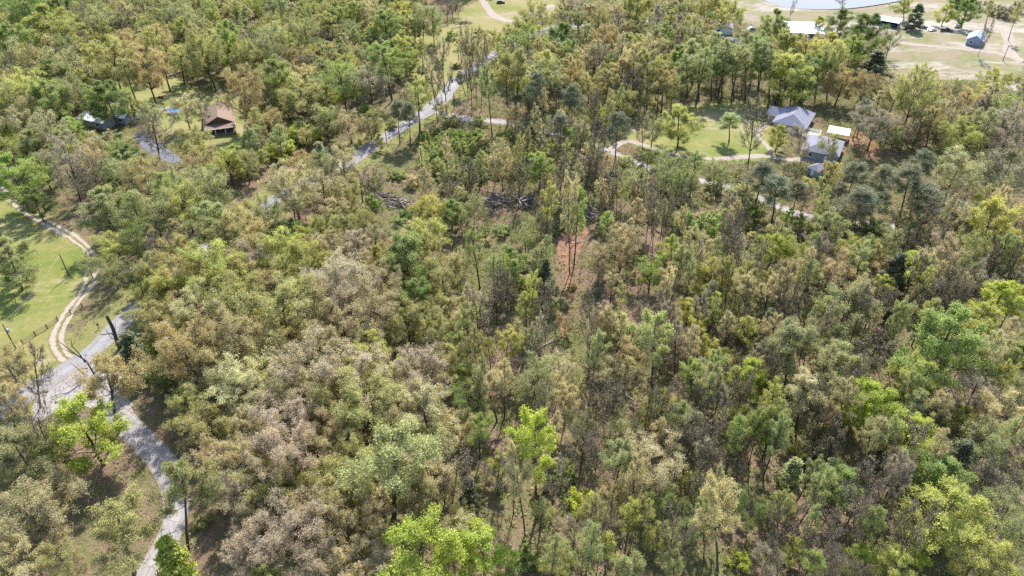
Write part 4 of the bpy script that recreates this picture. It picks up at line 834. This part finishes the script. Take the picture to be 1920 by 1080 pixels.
for (u, v), hh, lab in (((830, 207), 6, 'short grey post beside the road near two bare trees'), ((852, 203), 6.5, 'lone utility pole at the mouth of the gravel side road'), ((725, 268), 5, 'short pole beside the road opposite the shaded bank'), ((1880, 114), 7, 'utility pole beside the pale farm track')):
    x, y = G(u, v); pole(x, y, hh, lab, False)
for dz, dx in ((0, .3), (-.9, -.3)):
    n = 'upper' if dz == 0 else 'lower'; o = Vector((dx, 0, dz - .2))
    wire(pB + o, pC + o, 2.0, n + ' power line from the transformer pole along the road'); wire(pC + o, pD + o, 1.8, n + ' power line through the roadside woods'); wire(pD + o, pE + o, .6, n + ' power line into the grassy glade')
wire(pA + Vector((.12, 0, -.15)), pB + Vector((.5, 0, -.2)), .7, 'right-hand wire over the meadow to the plain pole'); wire(pA + Vector((-.12, 0, -.15)), pB + Vector((-.5, 0, -.2)), .9, 'left-hand wire over the meadow to the plain pole')

# ---- fences, mailboxes, bins
def fence(px, label):
    P = [Vector((*G(*p), 0)) for p in px]
    for p in P: p.z = float(h0(p.x, p.y))
    t = link('rail_fence', None, loc=P[0], label=label, cat='fence')
    for i, p in enumerate(P):
        q = p - P[0]; MB().box((q.x, q.y, q.z + .45), (.2, .2, 1.7), .6).obj('post', M['pole'], t)
        if i:
            o = P[i - 1] - P[0]
            for z in (.4, .75, 1.1): MB().tube(o + Vector((0, 0, z)), q + Vector((0, 0, z + random.uniform(-.05, .05))), .06, .05, 6).obj('rail', M['wood'], t)
fence([(43, 645), (67, 629), (89, 616), (109, 602)], 'weathered rail fence along the meadow below the dirt track')
fence([(133, 589), (155, 576)], 'short rail fence section across the dirt track from the meadow')
def mailbox(u, v, rz, label):
    t = root_at('mailbox', u, v, rz=rz, label=label, cat='mailbox'); MB().box((0, 0, .5), (.12, .12, 1.3)).obj('post', M['pole'], t)
    prof = [(-.14, 0), (.14, 0), (.14, .18)] + [(.14 * math.cos(a), .18 + .14 * math.sin(a)) for a in (.5, 1.05, 1.57, 2.1, 2.64)] + [(-.14, .18)]
    b_ = MB().prism(prof, -.28, .28).obj('box', M['black'], t); b_.location = (0, 0, 1.12); MB().box((.17, 0, 1.35), (.02, .05, .22)).obj('flag', M['orange'], t)
mailbox(186, 616, R(-30), 'black mailbox on a post at the road edge by the fence')
def bin_(u, v, rz, label):
    t = root_at('wheeled_bin', u, v, rz=rz, label=label, cat='bin', group='bins by the road')
    MB().add([(-.28, -.28, .1), (.28, -.28, .1), (.28, .28, .1), (-.28, .28, .1), (-.36, -.36, 1.05), (.36, -.36, 1.05), (.36, .36, 1.05), (-.36, .36, 1.05)], [(0, 3, 2, 1), (4, 5, 6, 7), (0, 1, 5, 4), (1, 2, 6, 5), (2, 3, 7, 6), (3, 0, 4, 7)]).obj('body', M['black'], t)
    MB().box((0, 0, 1.1), (.8, .78, .09)).obj('lid', M['black'], t)
    for s in (-1, 1): MB().tube((-.3, s * .3 - .04, .14), (-.3, s * .3 + .04, .14), .14, n=10).obj('wheel', M['rubber'], t)
bin_(848, 154, .4, 'black wheeled bin at the road edge below the glade'); bin_(861, 138, .9, 'black wheeled bin farther up the road beside the glade')

# ---- dead wood
def branchy(name, foot, chains, mat, label, cat):
    x, y = G(*foot); z = float(h0(x, y)); t = link(name, None, loc=(x, y, z), label=label, cat=cat); o = Vector((x, y, z))
    for i, (pts, r0, r1) in enumerate(chains):
        P = [P3((x, y), *p) - o + Vector((0, random.uniform(-.5, .5) * min(1, k), 0)) for k, p in enumerate(pts)]; mb = MB(); n = len(P) - 1
        for k in range(n): mb.tube(P[k], P[k + 1], r0 + (r1 - r0) * k / n, r0 + (r1 - r0) * (k + 1) / n, 8)
        mb.obj('trunk' if i == 0 else 'limb', M[mat], t)
branchy('dead_snag', (226, 652), [([(226, 654), (222, 640), (210, 616), (198, 594)], .5, .32), ([(219, 633), (208, 626), (189, 627)], .2, .07), ([(221, 640), (210, 632), (200, 616)], .1, .03), ([(222, 641), (216, 625), (218, 604)], .1, .03)], 'bark', 'thick broken dead trunk leaning over the paved road', 'dead tree')
branchy('dead_tree', (178, 702), [([(178, 704), (160, 680), (142, 664), (118, 648), (106, 640)], .2, .05), ([(160, 680), (146, 664), (134, 650), (132, 640)], .15, .04), ([(142, 664), (128, 660), (112, 654)], .09, .03), ([(165, 690), (148, 692), (130, 682)], .12, .04), ([(134, 650), (139, 644), (140, 638)], .07, .02), ([(158, 678), (160, 664)], .06, .02)], 'bark', 'leafless dead tree with crooked limbs reaching over the paved road', 'dead tree')
branchy('pole_stake', (171, 922), [([(171, 924), (178, 902), (186, 878)], .07, .05)], 'palebark', 'thin pale pole leaning beside the lime tree', 'pole')
branchy('pole_stake', (201, 921), [([(201, 922), (214, 900), (227, 878)], .07, .05)], 'bark', 'thin dark pole leaning on bare ground near the driveway', 'pole')
LOGS = []
for i in range(4):
    mb = MB(); r_ = random.Random(i); L = 4.0; P = [Vector((L * (k / 4 - .5), r_.uniform(-.12, .12), r_.uniform(-.08, .08))) for k in range(5)]
    for k in range(4): mb.tube(P[k], P[k + 1], .2 - .025 * k, .2 - .025 * (k + 1), 7)
    LOGS.append(mb.mesh('log', M['log' if i < 2 else 'logd']))
def log_pile(u, v, rx, ry, n, hgt, az, label, spread=.5):
    t = root_at('log_pile', u, v, label=label, cat='log pile', group='log piles in the cutover')
    for k in range(n):
        a = random.uniform(0, 6.28); q = math.sqrt(random.random()); x, y = rx * q * math.cos(a), ry * q * math.sin(a)
        z = hgt * (1 - q * q) * random.uniform(.3, 1) + .2
        o = link('log', random.choice(LOGS), t, loc=(x, y, z + float(h0(t.location.x + x, t.location.y + y)) - t.location.z)); s = random.uniform(.35, 1.35)
        o.scale = (s, random.uniform(.35, 1.4), random.uniform(.35, 1.4)); o.rotation_euler = (0, random.gauss(0, .26), az + random.gauss(0, spread))
log_pile(722, 376, 3.2, 4.2, 46, 2.2, .5, 'tall jumbled pile of weathered logs nearest the road'); log_pile(752, 384, 3.0, 3.0, 30, 1.0, -.6, 'low scatter of pale logs spilling from the roadside pile', .9)
log_pile(930, 378, 3.2, 4.6, 44, 1.8, .1, 'heap of split logs left of a thin tree in the cutover'); log_pile(980, 380, 2.9, 4.2, 44, 1.8, .9, 'fanned heap of grey logs lying diagonally in the cutover')
log_pile(1110, 404, 1.8, 4.4, 30, 1.3, -.9, 'narrow heap of small logs above the clay gully', .4); log_pile(782, 90, 2.6, 2.4, 22, 1.5, .3, 'small stump pile at the edge of the glade', 1.2); log_pile(868, 44, 5, 2, 20, .7, .5, 'strewn pale logs at the wood edge above the glade', .3)
FALL = [(1022, 648, .7, 7), (1172, 742, -.75, 8), (1190, 770, -.8, 7), (1010, 795, .8, 4), (700, 338, .1, 5), (1240, 440, -1.1, 6), (1120, 470, .5, 7), (1085, 455, .45, 5), (1575, 760, .1, 9), (885, 770, .7, 4), (1860, 620, -.6, 8), (1620, 800, -1.3, 5), (1475, 290, -.7, 4), (860, 52, .5, 8), (1220, 415, .5, 8)]
for i, (u, v, az, L) in enumerate(FALL):
    x, y = G(u, v); near = f"{CNAME[placed[int(np.argmin(np.hypot(PXY[:, 0] - x, PXY[:, 1] - y)))][1]]} {KNAME[placed[int(np.argmin(np.hypot(PXY[:, 0] - x, PXY[:, 1] - y)))][0]][1]}"
    o = link('fallen_log', LOGS[i % 3], None, loc=(x, y, float(h0(x, y)) + .3), label=f"{'long' if L > 6 else 'short'} pale fallen log beside {an(near)} {where(x, y)}", cat='log', group='fallen logs'); o.scale = (L / 4, 1.0, 1.0); o.rotation_euler = (0, random.gauss(0, .06), az)

# ------------------------------------------------------------------ undergrowth nobody could count
def under_mat():
    m, nt, out = nodes('undergrowth'); hue = N(nt, 'Attribute', attribute_name='hue').outputs['Fac']; v = N(nt, 'Attribute', attribute_name='v').outputs['Fac']
    c = ramp(nt, hue, [(0, srgb(170, 152, 126)), (.22, srgb(156, 144, 108)), (.45, srgb(146, 148, 96)), (.65, srgb(126, 144, 80)), (.85, srgb(138, 150, 108)), (1, srgb(98, 118, 66))])
    c = mix(nt, v, mix(nt, 1, c, (.7, .7, .7, 1), 'MULTIPLY'), mix(nt, 1, c, (1.35, 1.3, 1.2, 1), 'MULTIPLY'))
    d = N(nt, 'BsdfDiffuse'); nt.links.new(c, d.inputs[0]); t = N(nt, 'BsdfTranslucent'); nt.links.new(c, t.inputs[0]); ms = N(nt, 'MixShader'); ms.inputs[0].default_value = .35
    nt.links.new(d.outputs[0], ms.inputs[1]); nt.links.new(t.outputs[0], ms.inputs[2]); nt.links.new(ms.outputs[0], out.inputs[0]); return m
M['under'] = under_mat()
def open_ground(x, y, margin=.4):
    ok = np.ones(x.shape, bool)
    for b_ in blocked_polys: ok &= ~inside(b_, x, y)
    for line, w in road_lines.values(): ok &= polydist(line, x, y, False) > w / 2 + margin
    for hx, hy, hr in ((102.6, 245.6, 10), (105.2, 222.6, 9), (-107.2, 247.6, 10), (114, 234, 5)): ok &= np.hypot(x - hx, y - hy) > hr
    return ok
def frustum_points(n):
    y = np.sqrt(rng.uniform(50 ** 2, 420 ** 2, n)); x = rng.uniform(-1, 1, n) * (y * .68 + 45); return x, y
x, y = frustum_points(190000); nz = .5 + .5 * np.sin(x / 6.1 + 2 * np.sin(y / 8.3)) * np.cos(y / 7.2 + 1.5 * np.sin(x / 9.7))
right = np.clip((x + 60) / 60, .25, 1)                                                 # brushier right of the oak wood
ok = (rng.uniform(0, 1, len(x)) < (.3 + .7 * nz) * right * np.clip(260 / y, .5, 1)) & open_ground(x, y); x, y, nz = x[ok], y[ok], nz[ok]
x, y, nz = x[:62000], y[:62000], nz[:62000]
nc = len(x); per = rng.poisson(7, nc); ii = np.repeat(np.arange(nc), per); n = len(ii)
hc = rng.gamma(2.0, .42, nc) + .1; huec = np.clip(.15 + .75 * rng.beta(1.4, 1.6, nc) + .25 * (nz - .5), 0, 1)
C = np.column_stack([x[ii] + rng.normal(0, .45, n), y[ii] + rng.normal(0, .45, n), h0(x[ii], y[ii]) + hc[ii] * rng.uniform(.1, 1, n)])
vl, ql = leaf_quads(C, unit(unit(rng.normal(size=(n, 3))) * .8 + [0, 0, .7]), rng.uniform(.12, .30, n), .6, rng)
link('undergrowth', np_mesh('undergrowth', vl, ql, mats=[M['under']], attr={'hue': np.repeat(np.clip(huec[ii] + rng.normal(0, .06, n), 0, 1), 4), 'v': np.repeat(rng.uniform(0, 1, n), 4)}), kind='stuff', label='low leafy undergrowth and dry weeds covering the forest floor', cat='undergrowth')
x, y = frustum_points(60000); ok = open_ground(x, y); x, y = x[ok][:42000], y[ok][:42000]; n = len(x)
az = rng.uniform(0, 6.28, n); el = rng.beta(1, 2.2, n) * 1.45; L = rng.gamma(2.2, .5, n) + .3; p0 = np.column_stack([x, y, h0(x, y) + .02])
p1 = p0 + np.column_stack([np.cos(az) * np.cos(el), np.sin(az) * np.cos(el), np.sin(el) + .06]) * L[:, None]
rr = rng.uniform(.018, .05, n); v_, q_ = tubes(p0, p1, rr, rr * .5, 3)
link('brush_sticks', np_mesh('brush_sticks', v_, q_, mats=[M['twig']]), kind='stuff', label='dry sticks and brush stems littering the forest floor', cat='brush')
